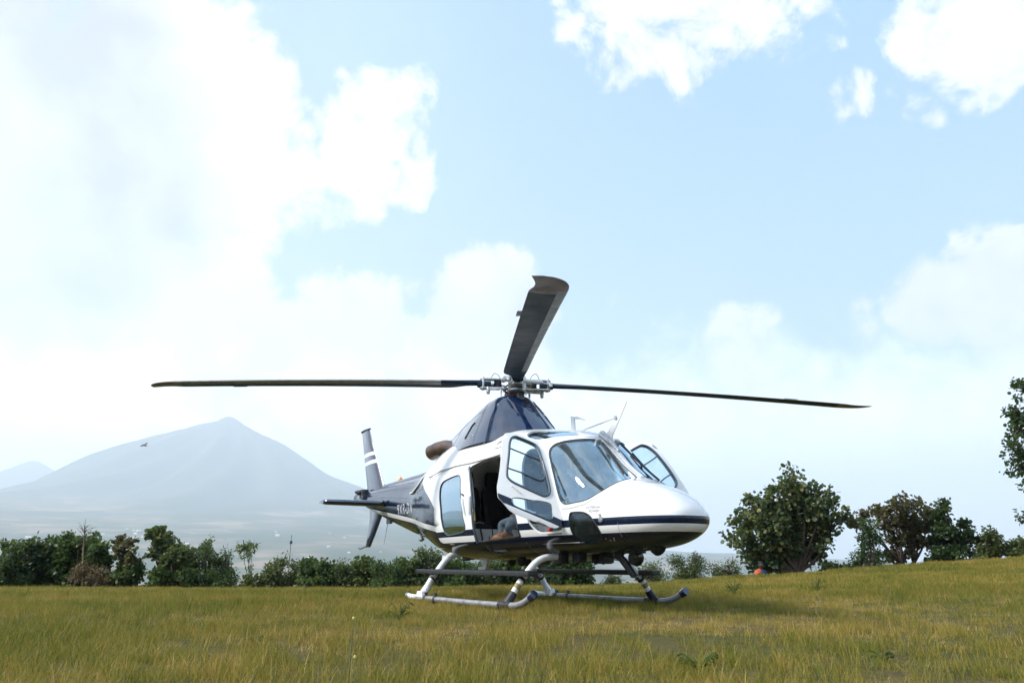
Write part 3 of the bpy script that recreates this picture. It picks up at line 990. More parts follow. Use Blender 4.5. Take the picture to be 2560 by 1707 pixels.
def rbox(mb, c, size, bev=.04, rot=None, m=0):
    """rounded block: a lofted superellipse box"""
    cx, cy, cz = c; sx, sy, sz = (k / 2 for k in size)
    prof = [(.0, .80), (.12, .94), (.3, 1), (.7, 1), (.88, .94), (1, .80)]
    n = 16; vs = []
    for h, k in prof:
        for j in range(n):
            a = 2 * math.pi * j / n; c_, s_ = math.cos(a), math.sin(a)
            e = .5
            p = Vector((math.copysign(abs(c_) ** e, c_) * sx * k, math.copysign(abs(s_) ** e, s_) * sy * k, (h * 2 - 1) * sz))
            if rot is not None: p = rot @ p
            vs.append(p + Vector(c))
    fs = [(i * n + j, i * n + (j + 1) % n, (i + 1) * n + (j + 1) % n, (i + 1) * n + j) for i in range(len(prof) - 1) for j in range(n)]
    fs += [tuple(range(n - 1, -1, -1)), tuple((len(prof) - 1) * n + j for j in range(n))]
    mb.add(vs, fs, m)


def make_seat(x, y, face, base=True):
    """face +1 looks forward, -1 looks aft"""
    s = empty('seat', (x, y, .795), HELI); f = face
    b = MB(); rbox(b, (0, 0, .11), (.40, .42, .20)); b.build('seat_base', M_LINER, s)
    b = MB(); rbox(b, (.02 * f, 0, .25), (.46, .46, .13)); b.build('cushion', M_SEAT, s)
    rot = Matrix.Rotation(R(-9) * f, 3, 'Y')
    b = MB(); rbox(b, (-.25 * f, 0, .56), (.13, .46, .58), rot=rot); bk = b.build('backrest', M_SEAT, s)
    for k in (-.11, .11):
        b = MB(); b.tube([(-.17 * f, k, .32), (-.20 * f, k, .55), (-.245 * f, k, .80)], .008, 6)
        b.build('piping', M_PIPE, bk)
    b = MB(); rbox(b, (-.32 * f, 0, .97), (.11, .28, .26), rot=rot); b.build('headrest', M_SEAT, s)
    for k in (-.12, .12):
        b = MB(); b.tube([(-.18 * f, k, .83), (-.15 * f, k * 1.1, .55), (-.05 * f, k * 1.3, .33)], .016, 6, flat=.3)
        b.build('harness_strap', M_RUB, s)
    return s


sb_ = MB(); sb_.box((-.55, 0, .90), (.52, 1.44, .20)); sb_.build('seat_box', M_WHITE, HELI, bevel=.02)
make_seat(-.62, -.36, 1); make_seat(-.62, .14, 1); make_seat(-.62, .58, 1)
make_seat(.98, -.12, -1); make_seat(.98, .40, -1)
make_seat(1.42, -.40, 1); make_seat(1.42, .40, 1)
st_ = MB()
st_.tube([(-.30, -.36, 1.075), (-.27, -.44, 1.09), (-.33, -.48, 1.08)], .012, 6)
st_.build('belt_buckle', M_ALU, HELI)
st_ = MB()
st_.tube([(-.30, -.42, 1.07), (-.1, -.52, 1.0), (.02, -.55, .86), (.15, -.62, .81), (.30, -.72, .805)], .012, 6, flat=.4)
st_.build('seat_belt', M_RUB, HELI)
st_ = MB(); st_.tube([(-.28, -.30, 1.07), (-.05, -.36, 1.0), (.10, -.42, .86), (.18, -.47, .81), (.14, -.50, .81), (.02, -.44, .88)], .008, 6, flat=.5)
st_.build('seat_belt', M_RUB, HELI)
# instrument panel and pedestal
ip = MB(); ip.prism([(2.38, -.52, 1.06), (2.30, -.52, 1.30), (2.50, -.52, 1.36), (2.72, -.46, 1.16)], (0, 1.04, 0))
ip.build('instrument_panel', M_BLK, HELI, bevel=.02)
gs = MB()
for k, yv in enumerate((-.40, -.26, -.12, .12, .26, .40)):
    gs = MB(); gs.lathe([(.05, 0), (.05, .012), (.042, .016)], (2.335, yv, 1.19), (-1, 0, .33), 16)
    gs.build('gauge', M_STEEL, HELI)
pd = MB(); pd.prism([(2.3, -.13, .80), (2.25, -.13, 1.08), (1.75, -.13, .98), (1.7, -.13, .80)], (0, .26, 0)); pd.build('centre_pedestal', M_BLK, HELI, bevel=.02)
for yv in (-.36, .36):
    cy = MB(); cy.tube([(1.95, yv, .80), (1.98, yv, 1.0), (1.90, yv, 1.2), (1.88, yv, 1.30)], [.018, .015, .014, .022], 8); cy.build('cyclic_stick', M_BLK, HELI)
oh = MB(); oh.box((1.55, 0, 2.06), (.75, .26, .07)); oh.build('overhead_console', M_BLK, HELI, bevel=.015)
for yv in (-.46, -.32, .32, .46):
    pdl = MB(); pdl.box((2.45, yv, .88), (.04, .09, .12)); pdl.build('pedal', M_STEEL, HELI, bevel=.01)
rls = MB(); rls.box((1.98, -.56, .85), (.38, .10, .09)); rls.build('seat_rail', M_BLK, HELI, bevel=.01)
fe = MB(); fe.tube([(1.84, -.62, .86), (1.92, -.635, .93)], .026, 10); fe.build('fire_extinguisher', M_RED, HELI)
bx_ = MB(); bx_.box((2.08, -.60, .90), (.20, .12, .16)); bx_.build('cockpit_side_console', M_BLK, HELI, bevel=.02)
# ---- engine cowling: rings from the roof up to the mast opening, front to rear
RB = np.array([(1.02, 0, 2.16), (.99, -.10, 2.16), (.90, -.22, 2.16), (.66, -.42, 2.16), (.45, -.57, 2.16), (.18, -.65, 2.16), (-.30, -.67, 2.16), (-.85, -.61, 2.14), (-1.4, -.52, 2.12), (-1.85, -.45, 2.10)], float)
RTp = np.array([(.15, 0, 2.89), (.15, -.09, 2.89), (.13, -.17, 2.885), (.08, -.235, 2.88), (.0, -.275, 2.88), (-.12, -.29, 2.875), (-.42, -.285, 2.84), (-.85, -.265, 2.74), (-1.4, -.24, 2.59), (-1.85, -.225, 2.46)], float)
RC = np.array([(.12, 0, 2.92), (.11, 0, 2.92), (.10, 0, 2.92), (.06, 0, 2.925), (-.02, 0, 2.93), (-.14, 0, 2.93), (-.44, 0, 2.905), (-.87, 0, 2.80), (-1.42, 0, 2.65), (-1.87, 0, 2.515)], float)
outw = RB - np.array([-.3, 0, 0]); outw[:, 2] = 0; outw /= np.linalg.norm(outw, axis=1, keepdims=True) + 1e-9
NET = np.stack([RB, RB * .66 + RTp * .34 + outw * .022, RB * .28 + RTp * .72 + outw * .026, RTp, RTp * .5 + RC * .5 + np.array([0, 0, .012]), RC], 1)


def cr(A, u, axis):
    """Catmull-Rom along one axis of the control net, u in index units"""
    n = A.shape[axis]; i = np.clip(np.floor(u).astype(int), 0, n - 2); t = u - i
    g = lambda k: np.take(A, np.clip(i + k, 0, n - 1), axis)
    sh = [1] * A.ndim; sh[axis] = len(u); t = t.reshape(sh)
    p0, p1, p2, p3 = g(-1), g(0), g(1), g(2)
    return .5 * (2 * p1 + (p2 - p0) * t + (2 * p0 - 5 * p1 + 4 * p2 - p3) * t ** 2 + (3 * p1 - p0 - 3 * p2 + p3) * t ** 3)


def cs(u, v, side=-1):
    P_ = cr(cr(NET, np.array([float(u)]), 0), np.array([float(v)]), 1)[0, 0]
    return Vector((P_[0], P_[1] * (-side), P_[2])) if side > 0 else Vector(P_)


def cowl_at(u, v, o=.004, side=-1):
    p = cs(u, v, side); a_ = cs(min(u + .05, 9), v, side) - cs(max(u - .05, 0), v, side); b_ = cs(u, min(v + .05, 5), side) - cs(u, max(v - .05, 0), side)
    n_ = a_.cross(b_); n_ = n_.normalized() if n_.length > 1e-9 else Vector((0, 0, 1))
    if n_.dot(p - Vector((-.4, 0, 2.2))) < 0: n_ = -n_
    return p + n_ * o, n_


Uu = np.linspace(0, 9, 82); Vv = np.linspace(0, 5, 41)
Gs = cr(cr(NET, Uu, 0), Vv, 1)
Gp = Gs[:, ::-1].copy(); Gp[..., 1] *= -1
V = np.concatenate([Gs, Gp[:, 1:]], 1)
cw = grid_mesh('engine_cowling', V, M_NAVY, HELI)
rear = MB(); rear.add([tuple(v) for v in V[-1] + np.array([.03, 0, 0])], [tuple(range(V.shape[1]))]); rear.build('engine_firewall', M_BLK, cw)
edge = MB(); edge.tube([tuple(v) for v in V[-1][2:-2]], .024, 8); edge.build('cowling_rear_edge', M_SEAL, cw, smooth=80)
# intake mesh on the port front shoulder
ring = [cowl_at(3.05 + 1.15 * math.cos(k_), 1.75 + 1.05 * math.sin(k_), .006, 1)[0] for k_ in np.linspace(0, 2 * math.pi, 29)[:-1]]
c, _ = cowl_at(3.05, 1.75, .016, 1)
mid = [cowl_at(3.05 + .55 * math.cos(k_), 1.75 + .5 * math.sin(k_), .012, 1)[0] for k_ in np.linspace(0, 2 * math.pi, 29)[:-1]]
gm = MB(); gm.add([tuple(p) for p in ring] + [tuple(p) for p in mid] + [tuple(c)], [(j, (j + 1) % 28, 28 + (j + 1) % 28, 28 + j) for j in range(28)] + [(28 + j, 28 + (j + 1) % 28, 56) for j in range(28)])
g = gm.build('intake_mesh', pbr('intake_mesh_dark', (.035, .04, .045), .7, .3, bump=.8, bscale=260), cw)
MB().tube(ring, .008, 6, closed=True).build('intake_rim', M_NAVY, g, smooth=80)
lv = MB(); lv.tube([cowl_at(6.35, .75, .002)[0], cowl_at(6.20, 1.5, .002)[0], cowl_at(6.05, 1.6, .002)[0]], .013, 6); lv.build('cowling_vent', M_BLK, cw)
for a in ([(5.6, v) for v in np.linspace(.2, 3.2, 20)], [(7.4, v) for v in np.linspace(.2, 3.2, 20)], [(u, 2.3) for u in np.linspace(5.6, 9, 20)]):
    MB().tube([cowl_at(u, v, 0)[0] for u, v in a], .003, 5).build('cowling_seam', M_BLK, cw, smooth=80)
for u, v in ((5.75, .7), (5.75, 1.4), (5.75, 2.1), (6.0, .6), (7.5, 1.0), (7.5, 1.9)):
    p, n = cowl_at(u, v, .0); MB().lathe([(.012, 0), (.012, .004), (.006, .007)], p, n, 8).build('cowling_fastener', M_ALU, cw)

# ---- exhausts
for sg in (-1, 1):
    pth = [(-1.45, sg * .28, 2.32), (-1.75, sg * .32, 2.37), (-1.97, sg * .36, 2.36), (-2.14, sg * .40, 2.325)]
    ex = MB(); ex.tube(pth, [.115, .125, .128, .125], 20, caps=False)
    ex.tube(pth, [.105, .115, .118, .117], 20, caps=False, m=1)
    P0, P1 = Vector(pth[-1]), Vector(pth[-1])
    e = ex.build('exhaust_pipe', [M_EXH, M_BLK], HELI, smooth=60)
    for q in e.data.polygons: pass
    rg = MB(); dd = (Vector(pth[-1]) - Vector(pth[-2])).normalized(); u = dd.orthogonal().normalized(); w = dd.cross(u)
    rg.tube([Vector(pth[-1]) + (u * math.cos(k) + w * math.sin(k)) * .122 for k in np.linspace(0, 2 * math.pi, 25)[:-1]], .008, 6, closed=True)
    rg.build('exhaust_rim', M_EXH, e, smooth=80)

# ---- tail
def fin(name, pts, mat, n=16, parent=HELI):
    """pts: (xLE, xTE, y, z, thickness) spanwise; symmetric aerofoil sections normal to the span"""
    V = []
    u = np.linspace(0, 1, n)
    tk = 2.6 * (.2969 * np.sqrt(u) - .126 * u - .3516 * u ** 2 + .2843 * u ** 3 - .1030 * u ** 4) * 2
    for i, (le, te, y, z, th) in enumerate(pts):
        a = pts[max(i - 1, 0)]; b = pts[min(i + 1, len(pts) - 1)]
        sp = np.array([0, b[2] - a[2], b[3] - a[3]]); sp = sp / (np.linalg.norm(sp) + 1e-9)
        nn = np.array([0, -sp[2], sp[1]])
        up = [np.array([le + (te - le) * c, y, z]) + nn * h * th / 2 for c, h in zip(u, tk)]
        dn = [np.array([le + (te - le) * c, y, z]) - nn * h * th / 2 for c, h in zip(u, tk)][::-1][1:-1]
        V.append(up + dn)
    V = np.array(V); k = V.shape[1]
    mb = MB()
    mb.add(V.reshape(-1, 3).tolist(), [(i * k + j, i * k + (j + 1) % k, (i + 1) * k + (j + 1) % k, (i + 1) * k + j) for i in range(len(pts) - 1) for j in range(k)] + [tuple(range(k)), tuple((len(pts) - 1) * k + j for j in range(k))])
    return mb.build(name, mat, parent, smooth=50)


def fin_mat():
    m = bpy.data.materials.new('fin_paint'); m.use_nodes = True
    t = NT(m.node_tree); b = t.n['Principled BSDF']
    co = t.new('ShaderNodeTexCoord').outputs['Object']
    sp = t.new('ShaderNodeSeparateXYZ'); t.l.new(co, sp.inputs[0]); z = sp.outputs[2]
    def band(a, c): return t.math('MULTIPLY', t.math('GREATER_THAN', z, a), t.math('LESS_THAN', z, c))
    w = t.math('ADD', band(2.62, 2.70), band(2.81, 2.89))
    d = t.ramp(t.noise(co, 4.0, 6.0, .6), .4, .8)
    t.l.new(t.mix(w, t.mix(t.math('MULTIPLY', d, .4), (.003, .012, .040), (.01, .02, .045)), (.78, .78, .79)), b.inputs['Base Color'])
    b.inputs['Roughness'].default_value = .25; b.inputs['Coat Weight'].default_value = .9; b.inputs['Coat Roughness'].default_value = .05
    return m


tf = fin('tail_fin', [(-5.30, -6.45, 0, 1.95, .28), (-5.48, -6.47, 0, 2.15, .26), (-5.85, -6.68, 0, 2.62, .22), (-6.25, -6.88, 0, 3.08, .17), (-6.50, -7.02, 0, 3.41, .13), (-6.55, -7.03, 0, 3.44, .05)], fin_mat())
cp = MB(); cp.tube([(-6.50, 0, 3.45), (-6.8, 0, 3.455), (-7.05, 0, 3.45)], [.03, .04, .03], 8, flat=.7); cp.build('fin_tip_cap', M_SEAL, tf, smooth=70)
vf = fin('ventral_fin', [(-5.42, -6.22, 0, 1.64, .20), (-5.50, -6.20, 0, 1.45, .19), (-5.85, -6.30, 0, 1.10, .16), (-6.07, -6.37, 0, .89, .13), (-6.09, -6.36, 0, .87, .04)], M_NAVY)
ts_ = MB(); ts_.tube([(-6.22, 0, .90), (-6.5, 0, .87), (-6.72, 0, .845), (-6.80, 0, .865)], .014, 8); ts_.build('tail_skid', M_STEEL, vf, smooth=70)
for sg in (-1, 1):
    stb = fin('stabilizer', [(-4.58, -5.06, sg * .18, 1.66, .23), (-4.60, -5.08, sg * .8, 1.66, .22), (-4.64, -5.10, sg * 1.38, 1.66, .20), (-4.72, -5.09, sg * 1.44, 1.66, .13)], M_NAVY)
    nb = MB(); nb.lathe([(.0, -.06), (.035, -.04), (.045, 0), (.035, .05), (.0, .08)], (-4.62, sg * .33, 1.685), (1, 0, 0), 12); nb.build('stabilizer_fairing', M_SEAL, stb)
cone = MB(); cone.lathe([(.09, 0), (.05, .12), (.01, .2)], (-7.1, 0, 1.955), (-1, 0, .03), 14); cone.build('tail_cone', M_WHITE, HELI)
bk = MB(); bk.box((-6.25, -.14, 1.98), (.16, .16, .18)); bk.lathe([(.06, 0), (.05, .05), (.02, .12)], (-6.27, -.22, 2.0), (-.3, -1, .2), 10); bk.box((-6.16, -.17, 1.89), (.12, .10, .12))
bk.build('tail_rotor_gearbox', M_STEEL, HELI, bevel=.015)
tr = empty('tail_rotor', (-6.45, .30, 2.02), HELI)
hb = MB(); hb.tube([(0, -.25, 0), (0, .05, 0)], .035, 10); hb.box((0, .03, 0), (.24, .06, .08)); hb.build('tail_rotor_hub', M_ALU, tr)
for sg in (-1, 1):
    b = MB(); b.prism([(sg * .10, .02, -.05), (sg * .18, .02, -.09), (sg * .95, .02, -.09), (sg * .97, .02, .08), (sg * .2, .02, .09), (sg * .10, .02, .05)], (0, .022, 0)); b.build('tail_rotor_blade', M_BLADE, tr, bevel=.008)
tr.rotation_euler = (0, R(6), 0)
bc = MB(); bc.lathe([(.045, 0), (.05, .05), (.045, .10), (.02, .125)], (-4.53, 0, 2.05), (0, 0, 1), 14); bcn = bc.build('beacon_light', M_ORANGE, HELI)
bb = MB(); bb.prism([(-4.58, -.03, 2.04), (-4.58, -.03, 2.14), (-4.82, -.03, 2.05)], (0, .06, 0)); bb.build('beacon_fairing', M_WHITE, bcn)
# long drive shaft cover on the boom
cv = MB()
cvp = [(-2.75, 2.08), (-3.4, 2.07), (-4.4, 2.065), (-5.35, 2.06)]
for a, b in zip(cvp, cvp[1:]): pass
cv.tube([(x, 0, z - .01) for x, z in cvp], [.10, .085, .075, .06], 14, flat=.9); cv.build('drive_shaft_cover', M_NAVY, HELI, smooth=70)
for t_ in (.70, .58):
    P = [(x, t_) for x in np.linspace(-2.6, -5.2, 14)]
    MB().tube(on_skin(P, -1, 0), .006, 6).build('boom_stringer', M_NAVY, fus, smooth=80)
rl = MB(); rl.tube(on_skin([(-2.35, .84), (-2.45, .76), (-2.6, .68), (-2.85, .63), (-3.0, .625)], -1, .012), .018, 8); rl.build('boom_fairing_lip', M_WHITE, fus, smooth=80)
# antennas under and behind
an = MB(); an.box((-5.02, 0, 1.36), (.22, .05, .12), taper=1.0); an.tube([(-5.10, 0, 1.33), (-5.26, 0, .92)], [.006, .003], 6); an.lathe([(.0, 0), (.008, .008), (0, .016)], (-5.26, 0, .905), (0, 0, 1), 8)
an.build('whip_antenna', M_STEEL, HELI)
an = MB(); an.lathe([(.055, 0), (.06, -.02), (.03, -.025), (.03, -.06), (.055, -.065), (.055, -.09), (.02, -.12)], (-3.0, -.16, 1.02), (0, 0, 1), 14); an.build('drain_mast', M_ALU, HELI)
an = MB(); an.tube([(-2.15, -.35, .80), (-2.15, -.37, .62)], [.010, .006], 6); an.build('vent_pipe', M_SEAL, HELI)
an = MB(); an.prism([(-1.05, -.015, .60), (-.80, -.015, .60), (-.86, -.015, .46), (-.92, -.015, .43), (-1.12, -.015, .43), (-1.12, -.015, .47), (-.97, -.015, .48)], (0, .03, 0)); an.build('belly_antenna', M_WHITE, HELI, bevel=.005)
for x, y in ((.5, -.2), (.15, .1), (-.35, .15), (1.1, .0)):
    an = MB(); an.lathe([(.07, .02), (.06, -.05), (.03, -.08)], (x, y, .57), (0, 0, 1), 12); an.build('belly_fitting', M_BLK, HELI)

# ---- landing gear
def bez(P, k=6):
    """Catmull-Rom through the points"""
    P = [Vector(p) for p in P]; out = []
    for i in range(len(P) - 1):
        p0 = P[max(i - 1, 0)]; p1 = P[i]; p2 = P[i + 1]; p3 = P[min(i + 2, len(P) - 1)]
        for j in range(k):
            t = j / k
            out.append(.5 * ((2 * p1) + (-p0 + p2) * t + (2 * p0 - 5 * p1 + 4 * p2 - p3) * t * t + (-p0 + 3 * p1 - 3 * p2 + p3) * t ** 3))
    return out + [P[-1]]


FT_ = [(1.06, .10), (.945, .262), (.846, .375), (.745, .480), (.64, .553), (.50, .590), (.30, .594), (0, .595)]
for x0, nm in ((1.65, 'front'), (-.80, 'rear')):
    if nm == 'front':
        half = FT_
    else:
        half = [(1.06, .10), (.93, .31), (.828, .435), (.726, .555), (.62, .632), (.45, .66), (.2, .662), (0, .662)]
    pl = [(x0, -y, z) for y, z in half]; pr = [(x0, y, z) for y, z in half[::-1]][1:]
    ct = MB(); ct.tube(bez(pl + pr, 5), .039 if nm == 'front' else .044, 14); c_ = ct.build('cross_tube', M_TUBE, HELI, smooth=80)
    for sg in (-1, 1):
        a = Vector((x0, sg * .79, .43)) if nm == 'front' else Vector((x0, sg * .862, .40))
        b = Vector((x0, sg * .846, .375)) if nm == 'front' else Vector((x0, sg * .90, .352))
        a2 = b + (b - a) * .55; b2 = b + (b - a) * .95
        k = MB(); k.tube([a2, b2], .056, 14); k.box(b2 * .5 + a2 * .5 + Vector((0, -sg * .05, 0)), (.05, .05, .03)); k.build('step_clamp', M_BLK, c_, smooth=50)
        if nm == 'front':
            y0 = Vector((x0, sg * .995, .19)); k = MB(); k.tube([y0, Vector((x0, sg * 1.085, .07))], [.046, .054], 12); k.tube([(x0 - .16, sg * 1.0885, .057), (x0 + .10, sg * 1.0885, .058)], .045, 12); k.build('skid_saddle', M_BLK, c_, smooth=45)
            k = MB(); k.tube([Vector((x0, sg * .93, .282)), Vector((x0, sg * .965, .234))], .0405, 14); k.build('yellow_sleeve', M_YEL, c_, smooth=60)
        else:
            k = MB(); k.box((x0, sg * 1.075, .10), (.24, .10, .10), taper=.7); k.tube([Vector((x0, sg * .99, .21)), Vector((x0, sg * 1.075, .08))], [.05, .062], 12); k.build('skid_saddle', M_TUBE, c_, smooth=45)
            k = MB(); k.tube([Vector((x0, sg * .70, .585)), Vector((x0, sg * .62, .635))], .052, 12); k.lathe([(.04, -.03), (.04, .03)], (x0 - .06, sg * .70, .60), (0, 1, 0), 12); k.build('tube_socket', M_TUBE, c_, smooth=45)
    for sg in (-1, 1):
        k = MB(); k.box((x0, sg * .33, .575 if nm == 'front' else .64), (.16, .12, .13)); k.box((x0 - .1, sg * .33, .62), (.1, .10, .12)); k.build('tube_bracket', M_BLK, c_, bevel=.015)
for sg in (-1, 1):
    y = sg * 1.0885
    P = bez([(-1.30, y, .085), (-1.16, y, .062), (-.8, y, .058), (.4, y, .052), (1.5, y, .055), (1.85, y, .065), (2.03, y, .10), (2.16, y, .152), (2.23, y, .185)], 6)
    sk = MB(); sk.tube(P, [.028] + [.037] * (len(P) - 1), 14); s_ = sk.build('skid', M_SKID, HELI, smooth=80)
    k = MB(); k.tube(P[-6:] + [P[-1] + Vector((.02, 0, .01))], .048, 14); k.build('skid_toe_cap', M_NAVY, s_, smooth=60)
    k = MB(); k.tube([(-1.31, y, .087), (-1.16, y, .064), (-.9, y, .060)], [.030, .040, .040], 14); k.build('skid_heel', M_TUBE, s_, smooth=60)
    for xx in (-.62, -.30):
        k = MB(); k.tube([(xx, y, .055), (xx, y, .06)], .05, 12); k.tube([(xx - .02, y, .055), (xx + .02, y, .055)], .047, 14); k.lathe([(.016, -.02), (.016, .02)], (xx, y, .125), (0, 1, 0), 10); k.box((xx, y, .105), (.03, .03, .04)); k.build('wheel_lug', M_STEEL, s_, smooth=45)
    k = MB(); k.prism([(-.85, y, .012), (1.75, y, .008), (1.75, y, .03), (-.85, y, .03)], (0, .02, 0)); k.build('skid_wear_plate', M_STEEL, s_)
    st = MB(); ys = sg * .905
    rbx = [(-1.27, .0), (-1.22, .012), (1.88, .012), (1.93, .0)]
    st.prism([(-1.27, ys - .075, .385), (-1.25, ys - .085, .385), (1.90, ys - .085, .372), (1.93, ys - .06, .372), (1.93, ys + .06, .372), (1.90, ys + .085, .372), (-1.25, ys + .085, .385), (-1.27, ys + .075, .385)], (0, 0, .06))
    sp_ = st.build('boarding_step', M_BLK, HELI, bevel=.010)
    gp = MB(); gp.prism([(-1.15, ys - .06, .4455), (1.80, ys - .06, .4333), (1.80, ys + .06, .4333), (-1.15, ys + .06, .4455)], (0, 0, .003)); gp.build('grip_tape', pbr('grip_tape', (.018, .019, .021), .95, bump=.6, bscale=300, spec=.1), sp_)
    for xx in (-.80, 1.65):
        k = MB(); k.box((xx, ys - sg * .03, .385), (.07, .14, .03)); k.tube([(xx - .0, ys - sg * .09, .37), (xx, ys - sg * .02, .31)], .015, 8); k.build('step_bracket', M_BLK, sp_, bevel=.006)

# ---- rotor
HUB = Vector((0, 0, 3.105)); TILT = .048
RT_ = empty('main_rotor', (0, 0, 0), HELI)
ms = MB(); ms.lathe([(.15, 2.86), (.14, 2.93), (.10, 2.96), (.10, 3.0)], (0, 0, 0), (0, 0, 1), 20); ms.build('mast_boot', M_BOOT, RT_)
ms = MB(); ms.lathe([(.065, 2.8), (.065, 3.22), (.05, 3.25), (.05, 3.28), (.0, 3.29)], (0, 0, 0), (TILT, 0, 1), 18); ms.build('mast', M_STEEL, RT_)
sw = MB(); sw.lathe([(.12, 2.965), (.19, 2.975), (.20, 2.985), (.20, 3.0), (.15, 3.008), (.13, 3.02), (.16, 3.025), (.165, 3.04), (.11, 3.05)], (0, 0, 0), (TILT, 0, 1), 24)
for k in range(12):
    a = k * math.pi / 6; sw.lathe([(.014, 0), (.014, .02)], (.175 * math.cos(a), .175 * math.sin(a), 3.0), (0, 0, 1), 6)
sw.build('swashplate', M_ALU, RT_)
for k in range(2):
    a = k * math.pi + .6; sc_ = MB(); sc_.tube([(.13 * math.cos(a), .13 * math.sin(a), 3.0), (.21 * math.cos(a + .2), .21 * math.sin(a + .2), 3.06), (.12 * math.cos(a), .12 * math.sin(a), 3.12)], .014, 8)
    sc_.build('scissor_link', M_STEEL, RT_)
hd = MB(); hd.lathe([(.10, 3.05), (.17, 3.06), (.185, 3.08), (.185, 3.13), (.165, 3.15), (.09, 3.16), (.08, 3.20), (.05, 3.21)], (0, 0, 0), (TILT, 0, 1), 24); hd.build('rotor_head', M_ALU, RT_)
BL = []


def blade_z(r, x):
    return HUB.z - TILT * x - .182 * (r / 5.415) ** 1.7


def frame(psi):
    c, s = math.cos(psi), math.sin(psi)
    def f(r, e, h=0.0):
        """r out along the blade, e towards the leading edge, h up"""
        x = r * c - e * s; y = r * s + e * c
        return Vector((x, y, blade_z(r, x) + h))
    return f


LEf = pchip([.5, .8, 1.1, 4.98, 5.12, 5.25, 5.34, 5.40, 5.415], [.075, .085, .095, .095, .085, .045, -.02, -.10, -.15])
TEf = pchip([.5, .68, 1.0, 1.2, 4.93, 5.02, 5.10, 5.17, 5.28, 5.415], [-.085, -.11, -.235, -.245, -.245, -.235, -.212, -.208, -.225, -.262])
THf = pchip([.5, 1.0, 1.8, 4.9, 5.3, 5.415], [.09, .074, .066, .052, .026, .006])
TWf = pchip([.5, 2, 5.415], [R(7), R(5.5), R(1)])
nU = 15
uu = (1 - np.cos(np.linspace(0, np.pi, nU))) / 2
tk = (.2969 * np.sqrt(uu) - .126 * uu - .3516 * uu ** 2 + .2843 * uu ** 3 - .1036 * uu ** 4) / .10


def blade_section(f, r, grow=0.0, k0=0, k1=nU):
    le, te, th, tw = float(LEf(r)), float(TEf(r)), float(THf(r)), float(TWf(r))
    up, dn = [], []
    for i in range(k0, k1):
        e = le + (te - le) * uu[i] + (grow if i == 0 else 0)
        h = th * tk[i] * .5 + (grow if i else 0)
        up.append(f(r, e * math.cos(tw) - h * math.sin(tw), e * math.sin(tw) + h * 1.0 + .008))
        dn.append(f(r, e * math.cos(tw) + h * math.sin(tw), e * math.sin(tw) - h * .8 + .008))
    return up, dn


